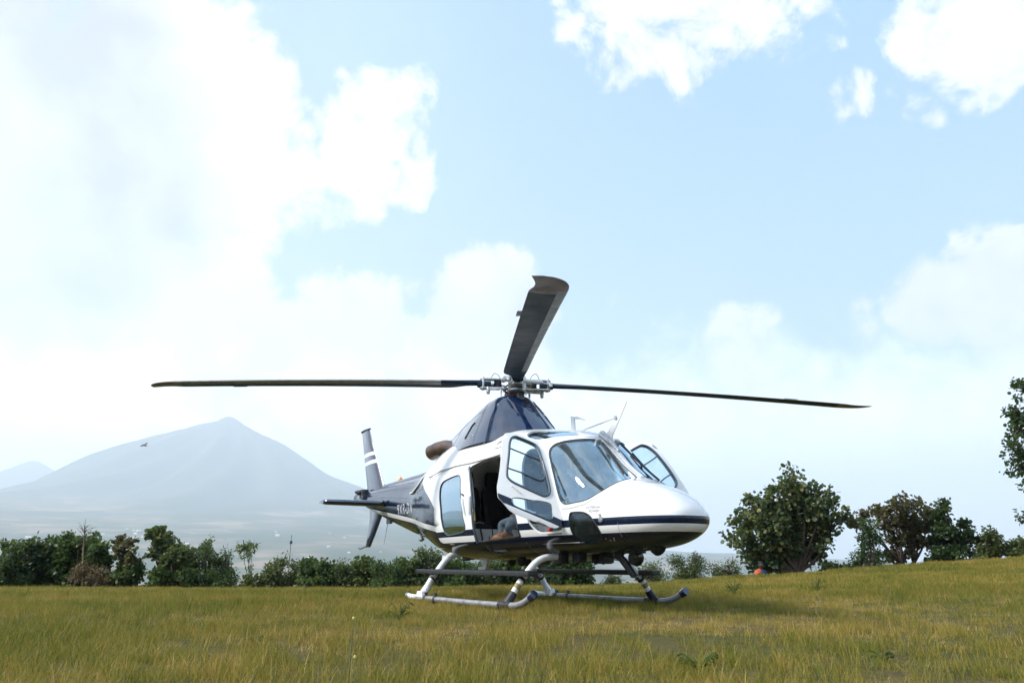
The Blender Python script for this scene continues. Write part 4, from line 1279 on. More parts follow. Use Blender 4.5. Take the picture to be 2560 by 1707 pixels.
PSI0 = R(-26.2)
for k in range(4):
    f = frame(PSI0 + k * math.pi / 2)
    rs = np.concatenate([np.linspace(.5, 1.3, 14), np.linspace(1.5, 4.85, 20), np.linspace(4.93, 5.415, 18)])
    V = []
    for r in rs:
        up, dn = blade_section(f, r); V.append(up + dn[::-1][1:-1])
    n = len(V[0]); mb = MB()
    mb.add([v for row in V for v in row], [(i * n + j, i * n + (j + 1) % n, (i + 1) * n + (j + 1) % n, (i + 1) * n + j) for i in range(len(rs) - 1) for j in range(n)] + [tuple(range(n)), tuple((len(rs) - 1) * n + j for j in range(n))])
    for q in range(len(mb.f)):
        mb.m[q] = 0
    for i in range(len(rs) - 1):
        if rs[i] > 4.92:
            for j in range(n): mb.m[i * n + j] = 1
    b = mb.build('rotor_blade', [M_BLADE, M_TIP], RT_, smooth=50)
    rs2 = np.linspace(1.12, 5.02, 40); V = []
    for r in rs2:
        up, dn = blade_section(f, r, .0018, 0, 6); V.append(up[::-1] + dn[1:])
    n = len(V[0]); mb = MB()
    mb.add([v for row in V for v in row], [(i * n + j, i * n + j + 1, (i + 1) * n + j + 1, (i + 1) * n + j) for i in range(len(rs2) - 1) for j in range(n - 1)])
    mb.build('erosion_strip', M_LE, b, smooth=50)
    tb = MB(); tb.prism([f(4.05, -.243, .0), f(4.25, -.243, .0), f(4.25, -.288, -.004), f(4.05, -.288, -.004)], (0, 0, .004)); tb.build('trim_tab', M_STEEL, b)
    dc = MB(); p = [f(1.62, -.09, -.016), f(1.70, -.09, -.016), f(1.70, -.05, -.013), f(1.62, -.05, -.013)]
    dc.prism(p, (0, 0, -.002)); dc.build('decal', pbr('blue_decal', (.05, .28, .6), .4), b)
    # grip, bearing, damper, pitch link
    gr = MB(); f0 = f; f = lambda r, e, h=0.0, f0=f0: f0(r * .74, e * 1.18, h * 1.25)
    for h in (.052, -.058):
        gr.prism([f(.12, -.075, h), f(.34, -.062, h), f(.62, -.07, h), f(.72, -.05, h), f(.72, .05, h), f(.62, .07, h), f(.34, .062, h), f(.12, .075, h)], (0, 0, .022))
    for e in (-.045, .045):
        gr.lathe([(.026, -.085), (.026, .085), (.016, .095), (.016, .105)], f(.66, e, .005), (0, 0, 1), 10)
    g = gr.build('blade_grip', M_ALU, RT_, bevel=.006)
    be = MB(); be.lathe([(.055, -.05), (.062, -.03), (.055, -.01), (.062, .01), (.055, .03), (.062, .05)], f(.36, 0, .0), (0, 0, 1), 14); be.build('elastomeric_bearing', M_RUB, g)
    rt = MB(); rt.prism([f(.50, -.06, -.028), f(.78, -.07, -.03), f(.78, .065, -.03), f(.50, .06, -.028)], (0, 0, .07)); rt.build('blade_root', M_BLADE, g, bevel=.01)
    dm = MB(); dm.tube([f(.20, -.17, .02), f(.30, -.165, .02)], .014, 8); dm.tube([f(.28, -.165, .02), f(.52, -.15, .02)], .036, 12); dm.tube([f(.50, -.15, .02), f(.70, -.11, .0)], .016, 8); dm.lathe([(.035, -.03), (.035, .03)], f(.70, -.11, .0), (0, 0, 1), 10)
    dm.build('lag_damper', M_ALU, RT_, smooth=50)
    ph = MB(); ph.prism([f(.22, .13, -.075), f(.58, .10, -.085), f(.60, .06, -.085), f(.30, .05, -.075), f(.18, .09, -.075)], (0, 0, .03)); ph.lathe([(.02, -.06), (.028, -.04), (.028, .03), (.02, .05)], f(.56, .085, -.085), (0, 0, 1), 10); ph.build('pitch_horn', M_ALU, RT_, bevel=.006)
    lk = MB(); a0 = f(.31, .12, -.08); lk.tube([a0, (a0.x * .98, a0.y * .98, 2.90)], .011, 8); lk.tube([(a0.x * .985, a0.y * .985, 2.95), (a0.x * .985, a0.y * .985, 3.0)], .017, 8); lk.build('pitch_link', M_WHITE, RT_)
    hs = MB(); hs.tube(bez([f(.30, -.02, .08), f(.36, -.03, .13), f(.44, -.02, .14), f(.50, .0, .07)], 5), .005, 6); hs.build('bonding_wire', M_STEEL, RT_)

# ---- nose and roof fittings
wc = MB(); wc.prism([(2.14, -.006, 2.02), (2.32, -.006, 1.93), (2.33, -.006, 1.99), (2.63, -.006, 2.36), (2.615, -.006, 2.365), (2.405, -.006, 2.19), (2.22, -.006, 2.04)], (0, .012, 0)); w_ = wc.build('wire_cutter', M_WHITE, HELI, bevel=.004)
k = MB(); k.tube([(2.42, -.01, 2.20), (1.90, -.16, 2.10)], .009, 8); k.build('wire_cutter_strut', M_WHITE, w_)
k = MB(); k.tube([(2.42, .01, 2.20), (2.05, .20, 2.05)], .009, 8); k.build('wire_cutter_strut', M_WHITE, w_)
k = MB(); k.lathe([(.022, -.025), (.022, .025)], (2.42, 0, 2.20), (0, 1, 0), 10); k.build('wire_cutter_bolt', M_ALU, w_)
df = MB()
P = on_skin([(x, 1.0) for x in np.linspace(2.16, 2.84, 12)], 1, .012)
df.tube(P, [.03] * 12, 8, flat=.6); df.build('windshield_centre_post', M_WHITE, fus, smooth=70)
gr_ = MB(); P = on_skin([(2.10, 1.0), (2.25, 1.0), (2.42, 1.0)], 1, .03); gr_.tube(P, [.05, .045, .02], 8); gr_.build('wire_deflector', M_ALU, fus, smooth=60)
pt = MB(); pt.prism([(1.47, -.012, 2.17), (1.55, -.012, 2.17), (1.53, -.012, 2.36), (1.46, -.012, 2.38)], (0, .024, 0)); pt.tube([(1.50, 0, 2.345), (1.60, 0, 2.335), (1.62, 0, 2.33), (1.78, 0, 2.275)], [.012, .022, .012, .006], 8); pt.build('pitot_probe', M_WHITE, HELI, bevel=.004)
for sg in (-1, 1):
    wp = MB()
    a = on_skin([(2.26, .95)], sg, .03)[0]; b = on_skin([(2.52, .93)], sg, .035)[0]; c = on_skin([(2.77, .90)], sg, .02)[0]
    wp.tube([a, b, c], [.016, .012, .009], 8)
    w_ = wp.build('wiper_arm', M_BLK, fus, smooth=60)
    wb = MB(); P = on_skin([(2.36, .90), (2.50, .885), (2.66, .875), (2.82, .875)] if sg > 0 else [(2.40, .955), (2.55, .945), (2.70, .93), (2.80, .915)], sg, .012); wb.tube(P, .012, 6); wb.build('wiper_blade', M_RUB, w_, smooth=60)
    mt = MB(); p = on_skin([(2.22, .955)], sg, .0)[0]; mt.lathe([(.04, -.01), (.04, .035), (.02, .05)], p, (.5, sg * .2, .8), 12); mt.build('wiper_motor', M_ALU, w_)
p = on_skin([(2.88, .93)], -1, .0)[0]
k = MB(); k.tube([p, p + Vector((-.07, -.02, .09))], [.022, .012], 8); k.build('temperature_probe', M_WHITE, fus)
# port wiper washer, fuel filler, handholds and placards on the roof side
for x, t_, r_ in ((.19, .766, .026), (.14, .785, .018)):
    c, N = S_all([x], [t_], -1, 0); k = MB(); k.lathe([(r_, -.01), (r_, .012), (r_ * .7, .014), (r_ * .6, .004)], Vector(c[0]), Vector(N[0]), 14); k.build('filler_cap', M_ALU, fus)
k = MB(); P = on_skin([(.59, .755), (.60, .767), (.63, .776), (.70, .782)], -1, .004); k.tube(P, .012, 8, flat=.6); k.build('hand_hold', M_STEEL, fus, smooth=60)
k = MB(); P = on_skin([(.60, .728), (.74, .738)], -1, .002); k.tube(P, .008, 6, flat=.5); k.build('hand_hold_lip', M_STEEL, fus, smooth=60)
c, N = S_all([2.83], [.489], -1, 0); k = MB(); k.lathe([(.032, -.01), (.034, .006), (.028, .016), (.0, .022)], Vector(c[0]), Vector(N[0]), 18); k.build('static_port', M_SKID, fus)
c, N = S_all([2.815], [.517], -1, 0); k = MB(); k.lathe([(.014, -.01), (.014, .02), (.0, .03)], Vector(c[0]), Vector(N[0]), 12); k.build('door_knob', M_WHITE, fus)
for x, t_ in ((2.79, .30), (2.83, .275), (2.90, .295), (2.88, .27)):
    c, N = S_all([x], [t_], -1, 0); k = MB(); k.lathe([(.009, -.004), (.009, .004)], Vector(c[0]), Vector(N[0]), 8); k.build('rivet', M_ALU, fus)
# lower wire cutter, lamps under the nose
k = MB(); k.prism([(2.28, -.02, .68), (2.55, -.02, .68), (2.42, -.02, .60), (2.48, -.02, .56), (2.66, -.02, .38), (2.58, -.02, .36), (2.36, -.02, .55), (2.29, -.02, .58)], (0, .04, 0)); lw = k.build('lower_wire_cutter', M_BLK, HELI, bevel=.005)
k = MB(); k.tube([(2.35, 0, .57), (2.0, .0, .62)], .01, 8); k.build('cutter_brace', M_BLK, lw)
k = MB(); k.box((2.62, .02, .66), (.20, .16, .08)); k.tube([(2.60, .02, .655), (2.60, .02, .60)], .03, 8); k.lathe([(.06, -.05), (.085, -.02), (.085, .05), (.078, .06)], (2.62, .02, .575), (1, 0, -.25), 16); sg_ = k.build('search_light', M_BLK, HELI, bevel=.004)
k = MB(); k.lathe([(.074, 0), (.06, .012), (0, .02)], (2.685, .02, .562), (1, 0, -.25), 16); k.build('lamp_lens', M_GLASSD, sg_)
k = MB(); k.lathe([(.07, -.06), (.09, -.02), (.09, .03), (.08, .04)], (3.04, .0, .68), (.9, 0, -.5), 16); k.box((2.85, 0, .675), (.28, .12, .06)); ll = k.build('landing_light', M_BLK, HELI, bevel=.004)
k = MB(); k.lathe([(.076, 0), (.05, .012), (0, .018)], (3.075, 0, .66), (.9, 0, -.5), 16); k.build('lamp_lens', M_GLASSD, ll)
for x, y in ((1.85, -.2), (1.80, .12), (2.05, .05)):
    k = MB(); k.box((x, y, .57), (.14, .12, .10)); k.tube([(x, y - .05, .55), (x + .02, y - .05, .51)], .03, 8); k.build('belly_equipment', M_BLK, HELI, bevel=.01)
k = MB(); k.prism([(.62, -.012, .60), (.90, -.012, .60), (.84, -.012, .50), (.70, -.012, .50)], (0, .024, 0)); k.build('blade_antenna', M_BLK, HELI, bevel=.004)
P = on_skin([(.55, .245), (.72, .235), (.88, .235)], -1, .006)
MB().tube(P, [.006, .012, .006], 8).build('drain_fairing', M_NAVY, fus, smooth=70)


# ---- lettering
def letters(name, text, x0, z0, size, mat, parent, spacing=1.0, tilt=0.0, shear=0.0):
    cu = bpy.data.curves.new(name, 'FONT'); cu.body = text; cu.size = size; cu.space_character = spacing; cu.shear = shear; cu.resolution_u = 3
    ob = bpy.data.objects.new(name, cu); COL.objects.link(ob)
    dg = bpy.context.evaluated_depsgraph_get(); me = bpy.data.meshes.new_from_object(ob.evaluated_get(dg))
    bpy.data.objects.remove(ob, do_unlink=True)
    bm = bmesh.new(); bm.from_mesh(me)
    bmesh.ops.triangulate(bm, faces=bm.faces)
    for v in bm.verts:
        x, z = x0 + v.co.x, z0 + v.co.y + v.co.x * tilt
        t_ = t_of_z(x, z); p = S_all([x], [t_], -1, .003)[0][0]
        v.co = p
    bm.to_mesh(me); bm.free()
    me.materials.clear(); me.materials.append(mat)
    return link(bpy.data.objects.new(name, me), parent)


letters('registration_lettering', '9XR-DN', -3.80, 1.40, .26, pbr('lettering_white', (.5, .52, .56), .4), fus, 1.12, -.03)
M_TXT = pbr('placard_grey', (.22, .23, .26), .6)
letters('placard_lettering', 'EXTERNAL', 2.62, 1.085, .042, M_TXT, fus, 1.0)
letters('placard_lettering', 'POWER', 2.66, 1.045, .042, M_TXT, fus, 1.0)
# ================================================================== plants
M_BARK = pbr('bark', (.085, .06, .042), .9, var=.5, vscale=12, bump=.5, bscale=30)
M_BARKL = pbr('pale_bark', (.26, .20, .14), .9, var=.4, vscale=12, bump=.4, bscale=30)
LEAF = {
    'green': leaf_mat('leaf_green', [(.0, (0.016, 0.038, 0.014)), (.45, (0.041, 0.081, 0.024)), (.8, (0.081, 0.128, 0.038)), (1, (0.149, 0.176, 0.054))]),
    'dark': leaf_mat('leaf_dark', [(.0, (0.014, 0.030, 0.016)), (.5, (0.030, 0.061, 0.024)), (.85, (0.057, 0.097, 0.032)), (1, (0.108, 0.135, 0.047))]),
    'broad': leaf_mat('leaf_broad', [(.0, (0.014, 0.030, 0.019)), (.45, (0.035, 0.065, 0.030)), (.60, (0.074, 0.101, 0.035)), (.82, (0.203, 0.189, 0.047)), (1, (0.338, 0.230, 0.054))]),
    'rust': leaf_mat('leaf_rust', [(.0, (.026, .032, .016)), (.4, (.058, .058, .030)), (.75, (.105, .080, .036)), (1, (.20, .135, .05))]),
    'olive': leaf_mat('leaf_olive', [(.0, (0.024, 0.041, 0.014)), (.45, (0.061, 0.092, 0.027)), (.8, (0.121, 0.142, 0.041)), (1, (0.243, 0.216, 0.081))]),
    'bloom': leaf_mat('leaf_bloom', [(.0, (0.027, 0.046, 0.019)), (.5, (0.065, 0.101, 0.035)), (.86, (0.115, 0.149, 0.054)), (.965, (0.459, 0.351, 0.351)), (1, (0.675, 0.567, 0.486))]),
    'dry': leaf_mat('leaf_dry', [(.0, (0.068, 0.047, 0.027)), (.5, (0.149, 0.101, 0.054)), (1, (0.270, 0.203, 0.108))], .2),
}


def leaf_shape(kind):
    """outline in the leaf plane (length along x), slightly folded and curled"""
    if kind == 'round':
        P = [(0, 0, 0), (.30, .42, .06), (.72, .38, .02), (1.0, 0, -.12), (.72, -.38, .02), (.30, -.42, .06), (.5, 0, -.04)]
        F = [(0, 6, 1), (1, 6, 2), (2, 6, 3), (3, 6, 4), (4, 6, 5), (5, 6, 0)]
    else:
        P = [(0, 0, 0), (.35, .17, .05), (.7, .13, .0), (1.0, 0, -.16), (.7, -.13, .0), (.35, -.17, .05), (.5, 0, -.03)]
        F = [(0, 6, 1), (1, 6, 2), (2, 6, 3), (3, 6, 4), (4, 6, 5), (5, 6, 0)]
    return np.array(P, float), np.array(F)


def rand_rot(rs, n, up=.4, out=None):
    """leaf frames: x axis along the leaf, z its face"""
    d = rs.normal(size=(n, 3))
    if out is not None:
        d = d * .75 + out
    d[:, 2] -= .25
    d /= np.linalg.norm(d, axis=1, keepdims=True) + 1e-9
    z = rs.normal(size=(n, 3)); z[:, 2] += up * 2.2
    z -= d * (z * d).sum(1, keepdims=True); z /= np.linalg.norm(z, axis=1, keepdims=True) + 1e-9
    y = np.cross(z, d)
    return np.stack([d, y, z], -1)


def leaves_mesh(name, pts, out, size, kind, mat, parent, rs):
    P, F = leaf_shape(kind); n = len(pts)
    M = rand_rot(rs, n, out=out)
    sc = size * rs.uniform(.6, 1.25, n)
    V = np.einsum('nij,kj->nki', M, P) * sc[:, None, None] + pts[:, None, :]
    Fs = (F[None] + (np.arange(n) * len(P))[:, None, None]).reshape(-1, 3)
    return np_mesh(name, V.reshape(-1, 3), Fs, mat, parent, True)


def plant(name, label, cat, dist, base, blobs, leaf, size, n, kind='round', trunk=.05, bark=None, group=None, seed=0, stems=1, clump=.13, depth=.8, twigs=26):
    """blobs: (px, py, rx, ry) patches of crown as seen from the meadow's near side; depth of each follows its width"""
    rs = np.random.RandomState(seed + 11); rng_ = random.Random(seed)
    b = at(base[0], base[1], dist)
    gx, gy = b.x, b.y
    gz = float(field_z(np.array(gx), np.array(gy)))
    root = empty(name, (gx, gy, gz)); tag(root, label, cat, group)
    o = Vector((gx, gy, gz)); mpp = dist / FOC
    cents = []; blobs = [(q[0], q[1] + (9 if cat == 'bush' else 4), q[2], q[3] * .92) for q in blobs]
    if stems >= 2 and cat == 'bush':
        xs_ = [q[0] for q in blobs]; w_ = max(max(xs_) - min(xs_), 24)
        blobs = list(blobs) + [(min(xs_) + w_ * .2, base[1] - 7, w_ * .32, 9), (min(xs_) + w_ * .75, base[1] - 7, w_ * .32, 9)]
    if cat == 'bush':
        for _ in range(7):
            q = rng_.choice(blobs[:5]); blobs.append((q[0] + rng_.uniform(-.8, .8) * q[2], q[1] - q[3] * rng_.uniform(.75, 1.0), rng_.uniform(2, 4), rng_.uniform(4, 8)))
    blobs = list(blobs)
    for (px, py, rx, ry) in blobs:
        dj = rng_.uniform(-.5, .5) * depth
        c = at(px, py, dist + dj) - o
        cents.append((c, rx * mpp, ry * mpp))
    wood = MB()
    stem_pts = []
    if stems:
        for k in range(stems):
            off = Vector((rng_.uniform(-1, 1), rng_.uniform(-1, 1), 0)) * (.12 * (stems - 1))
            low = min(c.z for c, _, _ in cents); ctr = sum((c for c, _, _ in cents), Vector()) / len(cents)
            fork = Vector((ctr.x * .5, ctr.y * .5, max(.25, low * .55))) + off
            wood.tube(bez([off + Vector((0, 0, -.25)), off * 1.1 + Vector((rng_.uniform(-.05, .05), rng_.uniform(-.05, .05), fork.z * .5)), fork], 4), [trunk * (1.25 - .5 * i / 8) for i in range(9)], 8)
            stem_pts.append(fork)
    P, O = [], []
    area = np.array([rx * ry for _, rx, ry in cents]); cnt = np.maximum((n * area / area.sum()).astype(int), 12)
    for (c, rx, ry), m in zip(cents, cnt):
        if stem_pts:
            f = min(stem_pts, key=lambda q: (q - c).length)
            midp = f * .5 + c * .5 + Vector((rng_.uniform(-.1, .1), rng_.uniform(-.1, .1), -.05))
            wood.tube(bez([f, midp, c], 4), [trunk * (.62 - .45 * i / 8) for i in range(9)], 6)
        k = max(3, int(m / twigs))
        tip = rs.normal(size=(k, 3)); tip /= np.linalg.norm(tip, axis=1, keepdims=True) + 1e-9
        tip *= rs.uniform(.25, 1.0, (k, 1)) ** .55
        tip *= np.where(rs.rand(k, 1) < .12, rs.uniform(1.02, 1.22, (k, 1)), 1.0)
        shoot = (rs.rand(k) < .14) & (tip[:, 2] > .2)
        tip[shoot, 2] += rs.uniform(.1, .35, shoot.sum())
        ax = np.array(H_R) * rx; ay = np.array(H_F) * rx * .85; az = np.array((0, 0, 1.)) * ry
        T = np.array(c) + tip[:, :1] * ax + tip[:, 1:2] * ay + tip[:, 2:] * az
        for q in T[:: max(1, k // 9)]:
            wood.tube([c, (c * .45 + Vector(q) * .55) + Vector((0, 0, -.02)), Vector(q)], [trunk * .16 + .004, trunk * .1 + .003, .003], 4)
        w = rs.randint(0, k, m)
        spread = clump * (.45 + 1.0 * rs.rand(m, 1)) * rs.uniform(.6, 1.25, k)[w][:, None]
        d = rs.normal(size=(m, 3)); d /= np.linalg.norm(d, axis=1, keepdims=True)
        P.append(T[w] + d * spread * np.array([1, 1, .8])); O.append(d * .5 + tip[w] * .5)
    wood.build('trunk' if trunk > .035 else 'stem', bark or M_BARK, root, smooth=60)
    leaves_mesh('crown', np.concatenate(P), np.concatenate(O), size, kind, LEAF[leaf], root, rs)
    return root


HEDGE = 'hedge along the meadow edge'
# --- dense bushes at the left
plant('leafy_bush', 'dark leafy bush at the far left end of the hedge', 'bush', 25.0, (40, 1455), [(10, 1425, 40, 40), (30, 1375, 22, 26), (55, 1395, 35, 38), (35, 1440, 50, 22), (76, 1365, 14, 18), (20, 1352, 12, 12)], 'dark', 0.112, 4940, seed=1, group=HEDGE, stems=3)
plant('leafy_bush', 'dense dark bush second from the left end of the hedge', 'bush', 25.4, (120, 1455), [(112, 1385, 28, 34), (134, 1365, 16, 26), (100, 1415, 34, 34), (140, 1420, 34, 34), (104, 1352, 10, 14), (132, 1343, 8, 10)], 'dark', 0.112, 4940, seed=2, group=HEDGE, stems=3)
plant('leafy_bush', 'tall green bush just left of the bare dead sapling', 'bush', 25.2, (180, 1455), [(176, 1360, 22, 24), (190, 1385, 28, 34), (165, 1400, 30, 34), (185, 1425, 34, 28), (172, 1338, 12, 10), (200, 1345, 8, 12)], 'green', 0.112, 4940, seed=3, group=HEDGE, stems=3)
plant('leafy_bush', 'loose branched bush just right of the bare dead sapling', 'bush', 25.0, (240, 1455), [(236, 1345, 12, 16), (228, 1375, 18, 22), (250, 1362, 18, 10), (240, 1400, 30, 30), (262, 1352, 7, 7), (258, 1390, 14, 14), (240, 1430, 32, 24)], 'green', 0.106, 3610, seed=4, group=HEDGE, stems=2)
plant('dry_brush', 'heap of dry brown brushwood at the foot of the dead sapling', 'brushwood', 24.2, (225, 1456), [(205, 1430, 24, 24), (235, 1438, 36, 20), (265, 1442, 24, 16)], 'dry', 0.099, 2090, kind='long', seed=5, stems=4, trunk=.02)
# --- saplings with brown leaves
plant('sapling', 'thin rust-leaved sapling with gaps, right of the dry brushwood', 'sapling', 24.8, (318, 1458), [(302, 1348, 8, 7), (295, 1360, 12, 8), (325, 1356, 9, 10), (305, 1375, 12, 14), (330, 1388, 14, 10), (318, 1402, 20, 12), (344, 1398, 8, 6)], 'rust', 0.125, 798, seed=6, group=HEDGE, trunk=.036)
plant('leafy_bush', 'low green bush under the thin rust-leaved sapling', 'bush', 24.5, (318, 1458), [(300, 1425, 20, 22), (330, 1430, 22, 26), (345, 1420, 12, 22), (285, 1440, 14, 16)], 'green', 0.099, 2470, seed=7, group=HEDGE, stems=3)
plant('small_tree', 'small tree with a round tuft of leaves on a crooked bare stem', 'tree', 24.9, (405, 1458), [(392, 1328, 17, 13), (412, 1336, 12, 12), (400, 1350, 16, 12), (408, 1362, 8, 8), (388, 1380, 8, 8)], 'broad', 0.132, 988, seed=8, group=HEDGE, trunk=.05)
plant('leafy_bush', 'olive brown bush beside the tree with the round tuft', 'bush', 24.6, (440, 1459), [(442, 1362, 12, 14), (430, 1385, 24, 18), (462, 1375, 12, 12), (480, 1376, 8, 10), (440, 1412, 34, 26), (470, 1410, 20, 26), (428, 1440, 30, 18)], 'olive', 0.119, 3230, seed=9, group=HEDGE, stems=3)
plant('leafy_bush', 'low green undergrowth below the olive brown bush', 'bush', 24.2, (420, 1460), [(395, 1435, 24, 20), (430, 1442, 30, 16), (468, 1438, 26, 20)], 'green', 0.099, 2470, seed=10, group=HEDGE, stems=3)
plant('leafy_bush', 'pointed green bush with drooping leaves left of the lone sapling', 'bush', 24.6, (535, 1462), [(520, 1352, 10, 9), (518, 1370, 18, 16), (522, 1400, 26, 28), (550, 1410, 26, 26), (568, 1380, 7, 14), (575, 1430, 18, 26), (520, 1438, 30, 22), (560, 1442, 30, 18)], 'green', 0.112, 4560, kind='long', seed=11, group=HEDGE, stems=3)
plant('sapling', 'lone slender sapling with a tuft of drooping leaves above bare stem', 'sapling', 24.6, (632, 1462), [(614, 1358, 14, 8), (608, 1370, 12, 9), (626, 1366, 12, 10), (622, 1380, 10, 8), (630, 1412, 6, 6), (622, 1440, 8, 6)], 'olive', 0.125, 437, kind='long', seed=12, trunk=.022)
plant('leafy_bush', 'low scrub at the foot of the lone slender sapling', 'bush', 24.4, (630, 1463), [(618, 1455, 16, 8), (645, 1452, 18, 10)], 'olive', 0.092, 665, seed=13, stems=2, group=HEDGE)
plant('leafy_bush', 'sprawling pale green bush beside the thin radio mast', 'bush', 24.6, (690, 1462), [(710, 1392, 9, 9), (695, 1406, 18, 14), (680, 1425, 22, 18), (700, 1440, 34, 18), (665, 1448, 22, 12)], 'olive', 0.106, 2660, kind='long', seed=14, group=HEDGE, stems=2)
plant('leafy_bush', 'small bush with a pale dry top right of the radio mast', 'bush', 24.8, (742, 1462), [(736, 1408, 9, 7), (744, 1425, 16, 18), (738, 1445, 24, 14)], 'olive', 0.099, 1520, kind='long', seed=15, group=HEDGE, stems=2)
run = [(792, 1463, 82, 1392, 'green', 'rounded green bush first in the low hedge behind the tail'), (850, 1463, 56, 1400, 'bloom', 'flowering hedge bush second behind the tail'), (905, 1463, 66, 1396, 'olive', 'yellow-green hedge bush below the ventral fin'),
       (968, 1463, 62, 1398, 'green', 'green hedge bush between ventral fin and rear skid'), (1020, 1463, 56, 1396, 'bloom', 'flowering hedge bush just left of the rear cross tube')]
for i, (px, py, wd, top, lf, lab) in enumerate(run):
    h = 1460 - top
    rr = random.Random(40 + i)
    bl_ = [(px + rr.uniform(-.4, .4) * wd, top + h * rr.uniform(.12, .35), wd * .20, h * .20) for _ in range(5)] + [(px - wd * .25, top + h * .55, wd * .36, h * .38), (px + wd * .25, top + h * .5, wd * .36, h * .40), (px, top + h * .8, wd * .6, h * .26)]
    plant('hedge_bush', lab, 'bush', 24.5 + (i % 3) * .3, (px, py), bl_, lf, .10, 3800, kind='long' if i % 2 else 'round', seed=50 + i, group=HEDGE, stems=3)
plant('hedge_bush', 'tallest leafy hedge bush behind the rear cross tube', 'bush', 24.6, (1075, 1463), [(1050, 1378, 16, 12), (1072, 1386, 24, 16), (1100, 1392, 18, 14), (1060, 1412, 36, 28), (1100, 1418, 32, 30), (1075, 1445, 52, 20)], 'bloom', 0.112, 4940, kind='long', seed=60, group=HEDGE, stems=3)
run = [(1150, 1463, 70, 1396, 'green', 'hedge bush seen under the belly behind the near boarding step'), (1215, 1463, 70, 1392, 'bloom', 'hedge bush seen under the belly between the cross tubes'), (1285, 1462, 72, 1388, 'green', 'dark hedge bush seen just behind the near front cross tube'),
       (1355, 1460, 76, 1386, 'dark', 'dark hedge bush under the middle of the front cross tube arch'), (1430, 1457, 80, 1384, 'green', 'rightmost hedge bush under the front cross tube arch')]
for i, (px, py, wd, top, lf, lab) in enumerate(run):
    h = 1458 - top
    rr = random.Random(80 + i)
    bl_ = [(px + rr.uniform(-.4, .4) * wd, top + h * rr.uniform(.1, .35), wd * .22, h * .22) for _ in range(5)] + [(px - wd * .25, top + h * .5, wd * .36, h * .40), (px + wd * .25, top + h * .5, wd * .36, h * .40), (px, top + h * .8, wd * .6, h * .26)]
    plant('hedge_bush', lab, 'bush', 24.8 + (i % 3) * .3, (px, py), bl_, lf, .10, 3800, kind='long' if i % 2 else 'round', seed=90 + i, group=HEDGE, stems=3)
plant('hedge_bush', 'low sparse bush in the gap right of the front cross tube', 'bush', 25.5, (1540, 1455), [(1545, 1447, 26, 8), (1520, 1450, 18, 6)], 'bloom', 0.086, 722, kind='long', seed=100, group=HEDGE, stems=2)
plant('hedge_bush', 'small flowering bush below the nose of the helicopter', 'bush', 26.0, (1630, 1448), [(1625, 1415, 26, 20), (1605, 1425, 20, 18), (1645, 1430, 22, 16)], 'bloom', 0.092, 1710, kind='long', seed=101, group=HEDGE, stems=3, twigs=14)
plant('hedge_bush', 'feathery flowering bush right of the far skid', 'bush', 26.2, (1715, 1445), [(1690, 1395, 20, 16), (1735, 1392, 20, 16), (1712, 1412, 34, 18), (1750, 1408, 18, 16), (1715, 1430, 44, 14)], 'bloom', 0.092, 2850, kind='long', seed=102, group=HEDGE, stems=3, twigs=14)
plant('hedge_bush', 'thin twiggy bush just left of the person by the tree', 'bush', 26.6, (1820, 1440), [(1790, 1412, 18, 16), (1825, 1405, 18, 14), (1845, 1418, 12, 14), (1815, 1428, 34, 12)], 'bloom', 0.086, 1330, kind='long', seed=103, group=HEDGE, stems=3, twigs=12)
# --- trees on the right
plant('broadleaf_tree', 'large round-leaved tree with yellowing tips standing beside the person', 'tree', 28.0, (2015, 1425),
      [(1974, 1180, 12, 16), (1980, 1205, 18, 20), (1985, 1235, 24, 24), (1945, 1225, 18, 14), (2030, 1222, 16, 16), (2068, 1240, 20, 18), (1915, 1250, 24, 22), (1880, 1260, 18, 18), (1950, 1265, 30, 24), (2010, 1265, 30, 26),
       (2055, 1270, 26, 24), (1850, 1300, 14, 22), (1885, 1300, 28, 26), (1930, 1310, 34, 28), (1985, 1310, 34, 30), (2040, 1310, 30, 26), (2090, 1300, 16, 12), (2110, 1285, 14, 14), (1830, 1340, 14, 12), (1862, 1345, 22, 20), (1910, 1350, 34, 26),
       (1965, 1355, 36, 30), (2020, 1350, 32, 28), (2065, 1330, 20, 16), (1885, 1380, 24, 20), (1930, 1392, 28, 22), (1985, 1395, 32, 24), (2030, 1385, 18, 20), (1965, 1418, 34, 12), (2060, 1368, 12, 8), (1895, 1408, 14, 14)],
      'broad', .165, 7400, seed=110, trunk=.13, clump=.26, depth=1.4, stems=2, twigs=22)
plant('hedge_bush', 'low bush in the gap right of the large round-leaved tree', 'bush', 27.5, (2110, 1424), [(2098, 1415, 14, 8), (2125, 1412, 18, 10), (2062, 1416, 12, 12)], 'green', 0.092, 798, seed=111, group=HEDGE, stems=2)
plant('small_tree', 'bright green small tree left of the rust-leaved tree', 'tree', 27.0, (2170, 1418), [(2172, 1312, 20, 18), (2180, 1335, 24, 24), (2160, 1345, 14, 16), (2175, 1375, 28, 26), (2150, 1395, 24, 22), (2185, 1400, 30, 18)], 'green', 0.106, 3800, kind='long', seed=112, trunk=.06, stems=2)
